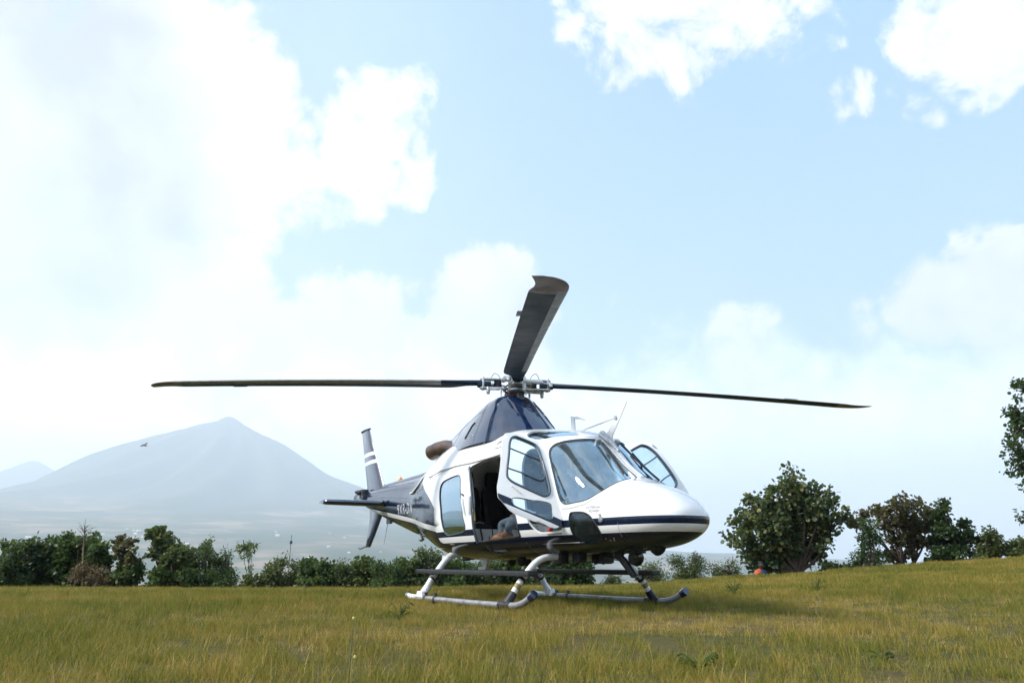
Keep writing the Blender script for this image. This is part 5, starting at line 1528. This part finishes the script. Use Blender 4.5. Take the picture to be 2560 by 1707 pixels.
plant('small_tree', 'rust-leaved open tree with sky showing between its stems', 'tree', 28.0, (2250, 1412), [(2140, 1300, 14, 12), (2160, 1285, 18, 12), (2200, 1275, 26, 16), (2240, 1262, 22, 14), (2247, 1240, 8, 8), (2280, 1265, 26, 18), (2285, 1248, 12, 10), (2315, 1275, 20, 16), (2225, 1300, 34, 22), (2275, 1305, 36, 24), (2315, 1310, 22, 20), (2245, 1340, 30, 18), (2290, 1345, 30, 20), (2260, 1380, 24, 16), (2225, 1385, 18, 14)], 'rust', 0.125, 3990, seed=113, trunk=.08, stems=4, depth=1.2, twigs=16)
plant('small_tree', 'dark green tree right of the rust-leaved tree', 'tree', 27.5, (2370, 1406), [(2358, 1250, 9, 10), (2352, 1272, 14, 14), (2348, 1300, 24, 18), (2365, 1325, 26, 20), (2412, 1310, 14, 12), (2425, 1335, 14, 12), (2350, 1350, 30, 24), (2390, 1355, 28, 24), (2345, 1385, 34, 20), (2395, 1385, 32, 22)], 'dark', 0.112, 5320, seed=114, trunk=.08, stems=3)
plant('leafy_bush', 'feathery bush standing alone right of the dark green tree', 'bush', 27.0, (2475, 1398), [(2478, 1325, 12, 14), (2460, 1345, 22, 16), (2490, 1350, 20, 16), (2475, 1372, 34, 18), (2445, 1382, 16, 10)], 'olive', 0.092, 2850, seed=115, stems=3, twigs=14)
plant('leafy_bush', 'low bush at the right edge below the overhanging tree', 'bush', 27.0, (2545, 1394), [(2530, 1360, 12, 14), (2550, 1350, 14, 14), (2545, 1378, 26, 14), (2580, 1370, 26, 20)], 'olive', 0.092, 2090, seed=116, stems=3, twigs=14)
plant('tall_tree', 'tall dark tree leaning in at the right edge of the picture', 'tree', 24.0, (2760, 1385),
      [(2560, 970, 24, 30), (2545, 1020, 26, 30), (2550, 1070, 32, 34), (2545, 1120, 34, 30), (2555, 1165, 26, 26), (2562, 1205, 16, 20), (2620, 960, 50, 50), (2630, 1050, 60, 60), (2640, 1150, 60, 60), (2720, 980, 70, 70), (2740, 1100, 80, 80), (2562, 1290, 12, 22), (2640, 1270, 50, 40), (2840, 1050, 70, 80), (2800, 940, 60, 50)],
      'dark', 0.112, 12350, seed=117, trunk=.22, clump=.22, depth=2.0, twigs=30)
# --- bare dead sapling
b = at(211, 1457, 24.6); g0 = Vector((b.x, b.y, float(field_z(np.array(b.x), np.array(b.y)))))
dead = empty('dead_sapling', g0); tag(dead, 'bare dead sapling with pale trunk and thin twigs above the bushes', 'sapling')
tp = at(212, 1316, 24.6) - g0
mid = at(208, 1380, 24.6) - g0
wd = MB(); wd.tube(bez([(0, 0, -.1), mid * .5, mid, tp], 5), list(np.linspace(.05, .012, 16)), 8); wd.build('trunk', M_BARKL, dead, smooth=60)
wd = MB(); rr = random.Random(3)
for k in range(34):
    f_ = rr.uniform(.62, 1.0); p = mid.lerp(tp, (f_ - .45) / .55); a = rr.uniform(0, 6.3); L = rr.uniform(.18, .42) * (1.25 - f_ * .4)
    e = p + Vector((math.cos(a) * L, math.sin(a) * L, rr.uniform(-.05, .3)))
    wd.tube([p, p.lerp(e, .5) + Vector((0, 0, .03)), e], [.008, .006, .003], 4)
wd.build('crown', M_BARK, dead, smooth=60)
# --- radio mast far down the slope
b = at(718, 1470, 60.0); tp = at(720, 1337, 60.0)
mz = float(field_z(np.array(b.x), np.array(b.y)))
md = empty('radio_mast', (b.x, b.y, mz)); tag(md, 'thin grey radio mast rising behind the pale green bush', 'mast')
hgt = tp.z - mz
k = MB(); k.tube([(0, 0, 0), (0, 0, hgt * .75), (0, 0, hgt)], [.045, .035, .018], 8); k.build('pole', M_STEEL, md, smooth=70)
k = MB(); k.box((0, 0, hgt - .55), (.16, .16, .24)); k.build('antenna_box', M_STEEL, md)
k = MB(); k.tube([(-.2, 0, hgt - .05), (.2, 0, hgt - .05)], .015, 6); k.build('antenna_crossbar', M_STEEL, md)
# ================================================================== people and the bird
M_SKIN = pbr('skin_dark', (.055, .032, .022), .5, var=.2, vscale=15)
M_SKINL = pbr('skin_brown', (.20, .11, .07), .5, var=.15, vscale=15)
M_HAIR = pbr('hair_black', (.010, .009, .008), .85, bump=.4, bscale=120)
M_JEAN = pbr('blue_jeans', (.045, .072, .10), .85, var=.35, vscale=14, bump=.3, bscale=160)
M_TOPD = pbr('dark_jacket', (.015, .018, .024), .8, var=.3, bump=.3, bscale=60)
M_BLUE = pbr('blue_shirt', (.02, .10, .26), .8, var=.3, vscale=12, bump=.3, bscale=40)
M_ORG = pbr('orange_cloth', (.42, .085, .035), .8, var=.3, vscale=10, bump=.4, bscale=40)
M_TAN = pbr('tan_leather', (.15, .07, .03), .55, var=.3, vscale=18)
M_SOLE = pbr('dark_sole', (.03, .025, .02), .8)


def figure(name, J, edges, rad, parent, paint, mats, sub=2):
    """one continuous body grown over a skeleton; paint(v) picks the material by place"""
    keys = list(J); me = bpy.data.meshes.new(name)
    me.from_pydata([J[k] for k in keys], [(keys.index(a), keys.index(b)) for a, b in edges], [])
    ob = bpy.data.objects.new(name, me); COL.objects.link(ob)
    sk = ob.modifiers.new('skin', 'SKIN'); sk.use_smooth_shade = True
    for i, k in enumerate(keys):
        r_ = rad[k]; me.skin_vertices[0].data[i].radius = r_ if isinstance(r_, tuple) else (r_, r_)
        me.skin_vertices[0].data[i].use_root = (i == 0)
    sb = ob.modifiers.new('sub', 'SUBSURF'); sb.levels = sub; sb.render_levels = sub
    dg = bpy.context.evaluated_depsgraph_get(); dg.update()
    nm = bpy.data.meshes.new_from_object(ob.evaluated_get(dg))
    bpy.data.objects.remove(ob, do_unlink=True)
    nm.materials.clear()
    for m in mats: nm.materials.append(m)
    for p in nm.polygons:
        p.material_index = paint(p.center); p.use_smooth = True
    return link(bpy.data.objects.new(name, nm), parent)


def head(parent, c, fwd, r=.105, skin=None, hair=None):
    """head with brow, nose, mouth, ears and short hair; c is its centre"""
    f = Vector(fwd).normalized(); up = Vector((0, 0, 1)); s = f.cross(up).normalized(); up = s.cross(f)
    n, m = 20, 16; V = []
    for i in range(m + 1):
        th = math.pi * i / m
        for j in range(n):
            a = 2 * math.pi * j / n
            x = math.sin(th) * math.cos(a); y = math.sin(th) * math.sin(a); z = math.cos(th)
            k = 1.0
            zz = z * 1.22; xx = x * (1.0 + (.05 if z > 0 else 0)); yy = y * .80 * (1 - .22 * max(0, -z) ** 1.5)
            if x > .75 and abs(y) < .35:
                xx += .20 * math.exp(-((z + .08) / .16) ** 2) * math.exp(-(y / .14) ** 2)       # nose
                xx -= .07 * math.exp(-((z - .12) / .10) ** 2) * math.exp(-((abs(y) - .28) / .13) ** 2)   # eye sockets
                xx += .05 * math.exp(-((z + .42) / .07) ** 2) * math.exp(-(y / .2) ** 2)         # lips
            if abs(y) > .9 and abs(z) < .25 and abs(x) < .3: yy *= 1.14                          # ears
            V.append(Vector(c) + (f * xx + s * yy + up * zz) * r)
    F = [(i * n + j, i * n + (j + 1) % n, (i + 1) * n + (j + 1) % n, (i + 1) * n + j) for i in range(m) for j in range(n)]
    hd_ = MB().add(V, F); o = hd_.build('head', skin, parent, smooth=80)
    V2 = []; F2 = []
    for i in range(0, 10):
        th = math.pi * i / m
        for j in range(n):
            a = 2 * math.pi * j / n; x = math.sin(th) * math.cos(a); y = math.sin(th) * math.sin(a); z = math.cos(th)
            lim = .45 if x > .3 else -.35
            z2 = max(z, lim * (1 if x > .3 else 1))
            V2.append(Vector(c) + (f * x * 1.04 + s * y * .86 + up * z2 * 1.27) * r * 1.03)
    F2 = [(i * n + j, i * n + (j + 1) % n, (i + 1) * n + (j + 1) % n, (i + 1) * n + j) for i in range(9) for j in range(n)]
    MB().add(V2, F2).build('hair', hair, o, smooth=80)
    for k in (-1, 1): ey = MB(); ey.lathe([(.0, -.004), (.012, 0), (.0, .006)], Vector(c) + (f * .93 + s * .27 * k + up * .14) * r, f, 8); ey.build('eye', M_SOLE, o)
    return o


def hand(mb, w, d, palm, s=1.0, m=0):
    """palm and five fingers, lightly curled; w wrist, d pointing direction, palm normal"""
    d = Vector(d).normalized(); n = Vector(palm).normalized(); s_ = d.cross(n).normalized(); w = Vector(w)
    mb.tube([w, w + d * .045 * s, w + d * .09 * s], [.024 * s, .036 * s, .036 * s], 10, m, flat=.5)
    for i, (o, L) in enumerate(((-.03, .068), (-.010, .078), (.011, .074), (.030, .058))):
        p = w + d * .088 * s + s_ * o * s
        mb.tube([p, p + d * L * .5 * s, p + (d * L * .8 + n * L * .28) * s, p + (d * L * .9 + n * L * .6) * s], [.009 * s, .0085 * s, .008 * s, .006 * s], 6, m)
    p = w + d * .03 * s - s_ * .03 * s
    mb.tube([p, p + (d * .03 - s_ * .03) * s, p + (d * .06 - s_ * .035 + n * .015) * s], [.012 * s, .010 * s, .007 * s], 6, m)


# --- person by the tree, standing where the ground falls away
HD = 27.0
hp_ = at(1901, 1412, HD)                       # head centre
gz = float(field_z(np.array(hp_.x), np.array(hp_.y)))
base_z = hp_.z - 1.60
per = empty('person', (hp_.x, hp_.y, base_z)); tag(per, 'person in blue shirt with orange cloth over one shoulder beside the round-leaved tree', 'person')
f = (CAM - hp_); f.z = 0; f = (f.normalized() * .8 + H_R * .5).normalized(); s = f.cross(Vector((0, 0, 1)))
def L_(a, b, c): return tuple(f * a + s * b + Vector((0, 0, c)))
J = {'pel': L_(0, 0, .92), 'waist': L_(0, 0, 1.08), 'chest': L_(.01, 0, 1.28), 'neck0': L_(0, 0, 1.42), 'neck': L_(.01, 0, 1.50), 'shL': L_(0, -.17, 1.38), 'elL': L_(-.02, -.25, 1.12), 'wrL': L_(.08, -.24, .88), 'shR': L_(0, .17, 1.38), 'elR': L_(-.02, .25, 1.12), 'wrR': L_(.08, .24, .88),
     'hipL': L_(0, -.09, .88), 'knL': L_(.03, -.10, .48), 'anL': L_(0, -.10, .08), 'toL': L_(.14, -.11, .03), 'hipR': L_(0, .09, .88), 'knR': L_(.03, .10, .48), 'anR': L_(0, .10, .08), 'toR': L_(.14, .11, .03)}
E_ = [('pel', 'waist'), ('waist', 'chest'), ('chest', 'neck0'), ('neck0', 'neck'), ('neck0', 'shL'), ('shL', 'elL'), ('elL', 'wrL'), ('neck0', 'shR'), ('shR', 'elR'), ('elR', 'wrR'), ('pel', 'hipL'), ('hipL', 'knL'), ('knL', 'anL'), ('anL', 'toL'), ('pel', 'hipR'), ('hipR', 'knR'), ('knR', 'anR'), ('anR', 'toR')]
RD = {'pel': (.14, .11), 'waist': (.13, .10), 'chest': (.155, .11), 'neck0': (.09, .075), 'neck': .05, 'shL': .065, 'elL': .045, 'wrL': .032, 'shR': .065, 'elR': .045, 'wrR': .032, 'hipL': .085, 'knL': .062, 'anL': .042, 'toL': .035, 'hipR': .085, 'knR': .062, 'anR': .042, 'toR': .035}
def paint(c):
    b_ = abs(Vector(c).dot(s))
    if c.z > 1.43: return 0
    if b_ > .20 and c.z < 1.24: return 0
    if c.z > .95: return 1
    return 2 if c.z > .1 else 3
bd = figure('body', J, E_, RD, per, paint, [M_SKIN, M_BLUE, M_TOPD, M_SOLE])
head(per, L_(.03, 0, 1.60), f, .105, M_SKIN, M_HAIR)
hm_ = MB(); hand(hm_, J['wrL'], L_(.2, 0, -1), tuple(s)); hm_.build('hand', M_SKIN, per, smooth=70)
hm_ = MB(); hand(hm_, J['wrR'], L_(.2, 0, -1), tuple(-s)); hm_.build('hand', M_SKIN, per, smooth=70)
cl = MB()
sgn = 1 if s.dot(H_R) < 0 else -1           # cloth on the shoulder that is left in the picture
prof = [(.055, 1.455), (.10, 1.45), (.17, 1.425), (.235, 1.36), (.265, 1.27), (.27, 1.20)]
V = []
for b_, z in prof:
    V.append([L_(.15 - .02 * b_, sgn * b_, z - .16 + .35 * (b_ < .2) * 0), L_(.115, sgn * b_, z - .04), L_(.03, sgn * b_ * 1.02, z + .025), L_(-.07, sgn * b_, z - .01), L_(-.13, sgn * b_, z - .14)])
n = 5
cl.add([v for r_ in V for v in r_], [(i * n + j, i * n + j + 1, (i + 1) * n + j + 1, (i + 1) * n + j) for i in range(len(V) - 1) for j in range(n - 1)])
sh = cl.build('shoulder_cloth', M_ORG, per, smooth=80)
so = sh.modifiers.new('t', 'SOLIDIFY'); so.thickness = .015; so.offset = 1

# --- passenger sitting inside the open cabin door, only the legs in view
sp = empty('person', (1.07, -.42, .795)); tag(sp, 'seated passenger in blue jeans and tan boots inside the open cabin door', 'person')
J = {'pel': (.02, -.05, .27), 'waist': (.05, -.05, .46), 'chest': (.07, -.05, .66), 'neck0': (.06, -.05, .82), 'neck': (.05, -.05, .90), 'shL': (.06, -.22, .79), 'elL': (.10, -.27, .54), 'wrL': (-.02, -.16, .34), 'shR': (.06, .12, .79), 'elR': (.10, .17, .54), 'wrR': (-.04, .06, .34),
     'hipL': (0, -.14, .25), 'knL': (-.30, -.24, .215), 'anL': (-.24, -.26, .085), 'toL': (-.33, -.30, .035), 'hipR': (.0, .04, .25), 'knR': (-.04, -.27, .20), 'anR': (-.14, -.24, .12), 'toR': (-.13, -.31, .05)}
RD.update({'knL': .075, 'knR': .075, 'anL': .055, 'anR': .052, 'toL': .042, 'toR': .042})
def paint2(c):
    if c.z < .085: return 3
    if c.z > .33: return 1 if c.z < .86 else 0
    return 2
figure('body', J, E_, RD, sp, paint2, [M_SKINL, M_TOPD, M_JEAN, M_TAN])
head(sp, (.02, -.05, .985), (-1, -.2, 0), .10, M_SKINL, M_HAIR)
for a, t_ in (('anL', 'toL'), ('anR', 'toR')):
    A_, T_ = Vector(J[a]), Vector(J[t_]); d = (T_ - A_); d.z = 0; d.normalize()
    z0 = T_.z - .005; bt = MB()
    bt.tube([A_ + Vector((0, 0, .03)), A_ + Vector((0, 0, -.02))], [.058, .056], 12)
    bt.tube([Vector((A_.x, A_.y, z0 + .01)) - d * .06, Vector((A_.x, A_.y, z0 + .015)), Vector((T_.x, T_.y, z0 + .01)), Vector((T_.x, T_.y, z0)) + d * .05], [.040, .048, .050, .034], 12)
    bt.build('boot', M_TAN, sp, smooth=60)
for w_ in ('wrL', 'wrR'):
    hm_ = MB(); hand(hm_, J[w_], (-1, -.2, -.3), (0, 0, -1), .95); hm_.build('hand', M_SKINL, sp, smooth=70)

# --- bird crossing in front of the volcano
bp_ = at(361, 1113, 34.0)
bird = empty('bird', bp_); tag(bird, 'small dark bird flying across the flank of the volcano', 'bird')
M_BIRD = pbr('dark_plumage', (.05, .055, .06), .7, var=.4, vscale=20)
M_WING = pbr('grey_plumage', (.16, .15, .15), .7, var=.4, vscale=20)
fwd = (-H_R * .95 + Vector((0, 0, .22)) + H_F * .2).normalized(); sd_ = fwd.cross(Vector((0, 0, 1))).normalized(); up_ = sd_.cross(fwd)
def B(a, b, c): return tuple(fwd * a + sd_ * b + up_ * c)
k = MB(); k.tube([B(.135, 0, .02), B(.12, 0, .02), B(.095, 0, .015), B(.05, 0, 0), B(-.02, 0, 0), B(-.09, 0, .005), B(-.15, 0, .01)], [.003, .008, .022, .030, .034, .022, .008], 10); k.build('body', M_BIRD, bird, smooth=80)
k = MB(); k.prism([B(-.12, -.012, .008), B(-.20, -.035, .012), B(-.20, .035, .012), B(-.12, .012, .008)], up_ * .006); k.build('tail', M_BIRD, bird)
for sg in (-1, 1):
    lift_ = .75 if sg > 0 else -.45
    k = MB(); P = [B(.055, sg * .02, .01), B(.085, sg * .10, .10 * lift_ + .01), B(.05, sg * .21, .22 * lift_), B(-.005, sg * .15, .15 * lift_), B(-.03, sg * .08, .07 * lift_), B(-.04, sg * .02, .008)]
    k.prism(P, up_ * .006); k.build('wing', M_WING if sg > 0 else M_BIRD, bird)
# ================================================================== grass
def grass_mat(name, dry):
    m = bpy.data.materials.new(name); m.use_nodes = True
    t = NT(m.node_tree); b = t.n['Principled BSDF']; out = t.n['Material Output']
    geo = t.new('ShaderNodeNewGeometry'); pos = geo.outputs['Position']
    rnd = geo.outputs['Random Per Island']
    oi = t.new('ShaderNodeObjectInfo').outputs['Random']
    a = t.noise(pos, .30, 5.0, .65); p2 = t.noise(pos, 2.4, 4.0, .65)
    f = t.math('ADD', t.math('MULTIPLY', t.ramp(a, .32, .68), .40), t.math('MULTIPLY', t.ramp(p2, .3, .7), .22))
    f = t.math('ADD', f, t.math('MULTIPLY', rnd, .55)); f = t.math('ADD', f, t.math('MULTIPLY', oi, .12)); f = t.math('ADD', f, dry - .07)
    c = t.colramp(f, [(.08, (.050, .085, .014)), (.36, (.145, .165, .021)), (.60, (.25, .218, .034)), (.84, (.35, .235, .055)), (1.0, (.52, .38, .12))])
    t.l.new(c, b.inputs['Base Color']); b.inputs['Roughness'].default_value = .55; b.inputs['Specular IOR Level'].default_value = .25
    tr = t.new('ShaderNodeBsdfTranslucent'); t.l.new(c, tr.inputs['Color'])
    ms = t.new('ShaderNodeMixShader'); ms.inputs[0].default_value = .35
    t.l.new(b.outputs[0], ms.inputs[1]); t.l.new(tr.outputs[0], ms.inputs[2]); t.l.new(ms.outputs[0], out.inputs['Surface'])
    return m


G_A = grass_mat('grass_blades', 0.0); G_D = grass_mat('dry_grass_blades', .30)
tufts = bpy.data.collections.new('grass_tufts')


def tuft(seed, n, spread, h0, h1, w, lean, mat, flatk=0.0, segs=3):
    rs = np.random.RandomState(seed); V = []; F = []
    for i in range(n):
        a = rs.rand() * 6.283; r_ = spread * math.sqrt(rs.rand()); x, y = r_ * math.cos(a), r_ * math.sin(a)
        h = rs.uniform(h0, h1); la = rs.rand() * 6.283; ln = lean * rs.uniform(.2, 1.3) * h
        fa = rs.rand() * 6.283; wx, wy = math.cos(fa) * w, math.sin(fa) * w
        b = len(V); curl = rs.uniform(1.3, 2.4)
        hh = h * (1 - flatk * rs.rand())
        for k in range(segs + 1):
            q = k / segs; ww = (1 - q) ** .7
            px, py, pz = x + math.cos(la) * ln * q ** curl, y + math.sin(la) * ln * q ** curl, hh * (q - .25 * q * q * rs.uniform(.6, 1)) * 1.2 - .02
            if k < segs: V += [(px - wx * ww, py - wy * ww, pz), (px + wx * ww, py + wy * ww, pz)]
            else: V.append((px, py, pz))
        for k in range(segs):
            if k < segs - 1: F.append((b + 2 * k, b + 2 * k + 1, b + 2 * k + 3, b + 2 * k + 2))
            else: F.append((b + 2 * k, b + 2 * k + 1, b + 2 * k + 2))
    me = bpy.data.meshes.new('tuft'); me.from_pydata(V, [], F); me.materials.append(mat); me.shade_smooth()
    o = bpy.data.objects.new('tuft_%02d' % seed, me); tufts.objects.link(o)


for s_ in range(6): tuft(s_, 46, .17, .07, .19, .0033, .6, G_A)
for s_ in range(6, 9): tuft(s_, 40, .19, .05, .14, .0033, 1.0, G_D, .4)
for s_ in range(9, 11): tuft(s_, 26, .10, .14, .26, .0030, .45, G_A)
tuft(11, 6, .2, .18, .34, .0024, .8, G_D, .2)
for s_ in range(12, 15): tuft(s_, 60, .30, .09, .18, .0075, .5, G_A)          # coarse, for the far part

rs = np.random.RandomState(77)
pts = []; idx = []; scl = []
def scatter(d0, d1, dens, coarse):
    lmax = d1 * .80 + 3
    n = int((d1 - d0) * 2 * lmax * dens)
    d = rs.uniform(d0, d1, n); l = rs.uniform(-lmax, lmax, n)
    k = np.abs(l) < d * .80 + 2.2
    d, l = d[k], l[k]
    x = CAM.x + d * H_F.x + l * H_R.x; y = CAM.y + d * H_F.y + l * H_R.y
    patch = vnoise(x * .55 + 40, y * .55 + 40, 3) * .6 + vnoise(x * 1.6 + 10, y * 1.6 + 10, 4) * .4
    u = rs.rand(len(d))
    # bare and trodden between camera and aircraft, fuller towards the edges of the meadow
    worn = np.exp(-((d - 6.5) / 4.5) ** 2) * np.exp(-((l - 2.0) / 4.5) ** 2)
    dryp = np.clip((patch - .45) * 2.2 + worn * .55 + np.clip(l / 9, -.25, .5) * np.clip(1.4 - d / 14, 0, 1), .06, .95)
    i = np.where(u < dryp * .62, rs.randint(6, 9, len(d)), rs.randint(0, 6, len(d)))
    i = np.where(rs.rand(len(d)) < .05 * (1 - worn), rs.randint(9, 11, len(d)), i)
    i = np.where(rs.rand(len(d)) < .025, 11, i)
    if coarse: i = np.where(rs.rand(len(d)) < .8, rs.randint(12, 15, len(d)), i)
    tall = rs.rand(len(d)) < (.07 if coarse else .0)
    i = np.where(tall, rs.randint(9, 11, len(d)), i)
    sc = rs.uniform(.60, .98, len(d)) * (1 - .38 * worn) * (.8 + .45 * np.clip(.75 - patch, 0, 1))
    # short where the skids press it down
    under = np.exp(-(((x - .5) / 2.2) ** 4)) * np.exp(-((np.abs(y) - 1.09) / .22) ** 2)
    sc = sc * (1 - .2 * under)
    z = field_z(x, y)
    bare = np.clip((vnoise(x * .9 + 3, y * .9 + 70, 9) - .62) * 5, 0, 1) * np.clip(1.5 - d / 9, 0, 1)
    keep = ~((rs.rand(len(d)) < worn * .30 + bare * .45))
    pts.append(np.stack([x, y, z], -1)[keep]); idx.append(i[keep]); scl.append(sc[keep])


scatter(2.4, 7, 62, False); scatter(7, 13, 42, False); scatter(13, 20, 20, True); scatter(20, 33, 12, True)
P = np.concatenate(pts); I = np.concatenate(idx); Sx = np.concatenate(scl)
me = bpy.data.meshes.new('grass')
me.vertices.add(len(P)); me.vertices.foreach_set('co', P.astype(np.float32).ravel())
at_ = me.attributes.new('pick', 'INT', 'POINT'); at_.data.foreach_set('value', I.astype(np.int32))
at_ = me.attributes.new('size', 'FLOAT', 'POINT'); at_.data.foreach_set('value', Sx.astype(np.float32))
at_ = me.attributes.new('turn', 'FLOAT_VECTOR', 'POINT')
tv = np.zeros((len(P), 3), np.float32); tv[:, 2] = rs.rand(len(P)) * 6.283; tv[:, 0] = rs.normal(0, .06, len(P)); tv[:, 1] = rs.normal(0, .06, len(P))
at_.data.foreach_set('vector', tv.ravel())
go = bpy.data.objects.new('grass', me); link(go)
tag(go, 'long green and straw coloured meadow grass', 'grass', None, 'stuff')
ng = bpy.data.node_groups.new('grass_scatter', 'GeometryNodeTree')
ng.interface.new_socket('Geometry', in_out='INPUT', socket_type='NodeSocketGeometry')
ng.interface.new_socket('Geometry', in_out='OUTPUT', socket_type='NodeSocketGeometry')
n_in = ng.nodes.new('NodeGroupInput'); n_out = ng.nodes.new('NodeGroupOutput')
ci = ng.nodes.new('GeometryNodeCollectionInfo'); ci.inputs['Collection'].default_value = tufts
ci.inputs['Separate Children'].default_value = True; ci.inputs['Reset Children'].default_value = True
ip_ = ng.nodes.new('GeometryNodeInstanceOnPoints'); ip_.inputs['Pick Instance'].default_value = True


def nattr(name, typ):
    q = ng.nodes.new('GeometryNodeInputNamedAttribute'); q.data_type = typ; q.inputs['Name'].default_value = name
    return [o for o in q.outputs if o.enabled][0]


ng.links.new(n_in.outputs[0], ip_.inputs['Points']); ng.links.new(ci.outputs[0], ip_.inputs['Instance'])
ng.links.new(nattr('pick', 'INT'), ip_.inputs['Instance Index'])
ng.links.new(nattr('turn', 'FLOAT_VECTOR'), ip_.inputs['Rotation'])
ng.links.new(nattr('size', 'FLOAT'), ip_.inputs['Scale'])
ng.links.new(ip_.outputs[0], n_out.inputs[0])
gm_ = go.modifiers.new('scatter', 'NODES'); gm_.node_group = ng


# ================================================================== weeds standing in the grass
M_WEED = leaf_mat('weed_leaf', [(.0, (.05, .075, .02)), (.6, (.085, .12, .03)), (1, (.14, .16, .05))])
M_STALK = pbr('flower_stalk', (.12, .13, .05), .8)
M_HEAD = pbr('pale_seed_head', (.55, .50, .16), .7, var=.3, vscale=60)


def ground_at(px, py):
    d_ = pix_dir(px, py); tt = .5
    for _ in range(400):
        q = CAM + d_ * tt
        if q.z < float(field_z(np.array(q.x), np.array(q.y))) + .03: break
        tt += .05
    return Vector((q.x, q.y, float(field_z(np.array(q.x), np.array(q.y)))))


def weed(px, py, label, n, L, seed, upright=.5, wd=.22):
    b_ = ground_at(px, py); root = empty('weed', b_); tag(root, label, 'weed')
    rr = random.Random(seed); mb = MB()
    for k in range(n):
        a_ = rr.uniform(0, 6.28); l_ = L * rr.uniform(.55, 1.1); u_ = upright * rr.uniform(.5, 1.4)
        dv = Vector((math.cos(a_), math.sin(a_), 0)); sv = Vector((-dv.y, dv.x, 0))
        mb = MB()
        w_ = l_ * wd
        P_ = [Vector((0, 0, 0)), dv * l_ * .35 + Vector((0, 0, l_ * u_ * .6)), dv * l_ * .75 + Vector((0, 0, l_ * u_ * .9)), dv * l_ + Vector((0, 0, l_ * u_ * .75))]
        Wd = [.15, .8, .9, 0]
        vs_ = [p + sv * w_ * k_ * .5 + Vector((0, 0, .01)) for p, k_ in zip(P_, Wd)] + [p for p in P_] + [p - sv * w_ * k_ * .5 + Vector((0, 0, .01)) for p, k_ in zip(P_, Wd)]
        fs_ = [(i, i + 1, 5 + i, 4 + i) for i in range(3)] + [(4 + i, 5 + i, 9 + i, 8 + i) for i in range(3)]
        mb.add(vs_, fs_).build('leaf', M_WEED, root, smooth=80)
    return root


weed(1745, 1660, 'rosette of broad grey-green leaves in the near grass at lower right', 22, .10, 1, .6, .26)
weed(2045, 1478, 'dark green leafy tuft in the grass in front of the large tree', 26, .17, 2, 1.3, .08)
weed(1835, 1484, 'dark green leafy tuft in the grass right of the far skid', 24, .16, 3, 1.3, .08)
weed(2210, 1640, 'sprawling weed in the grass near the lower right corner', 14, .09, 4, .5, .24)
weed(1000, 1545, 'green leafy tuft in the grass below the near skid heel', 20, .12, 5, 1.2, .08)
weed(640, 1600, 'broad leafed weed in the near grass left of the flower stalks', 12, .07, 6, .7, .26)
for px, py, h, lab in ((872, 1690, .26, 'taller pale flower stalk standing in the near grass'), (880, 1705, .12, 'short pale flower stalk beside the taller one')):
    b_ = ground_at(px, py); root = empty('flower_stalk', b_); tag(root, lab, 'flower')
    MB().tube([(0, 0, 0), (.01, 0, h * .6), (-.01, .01, h)], [.004, .003, .0025], 6).build('stem', M_STALK, root, smooth=80)
    MB().lathe([(.002, -.007), (.005, -.003), (.006, .003), (.003, .008)], (-.01, .01, h), (-.3, -.2, 1), 10).build('flower_head', M_HEAD, root, smooth=80)
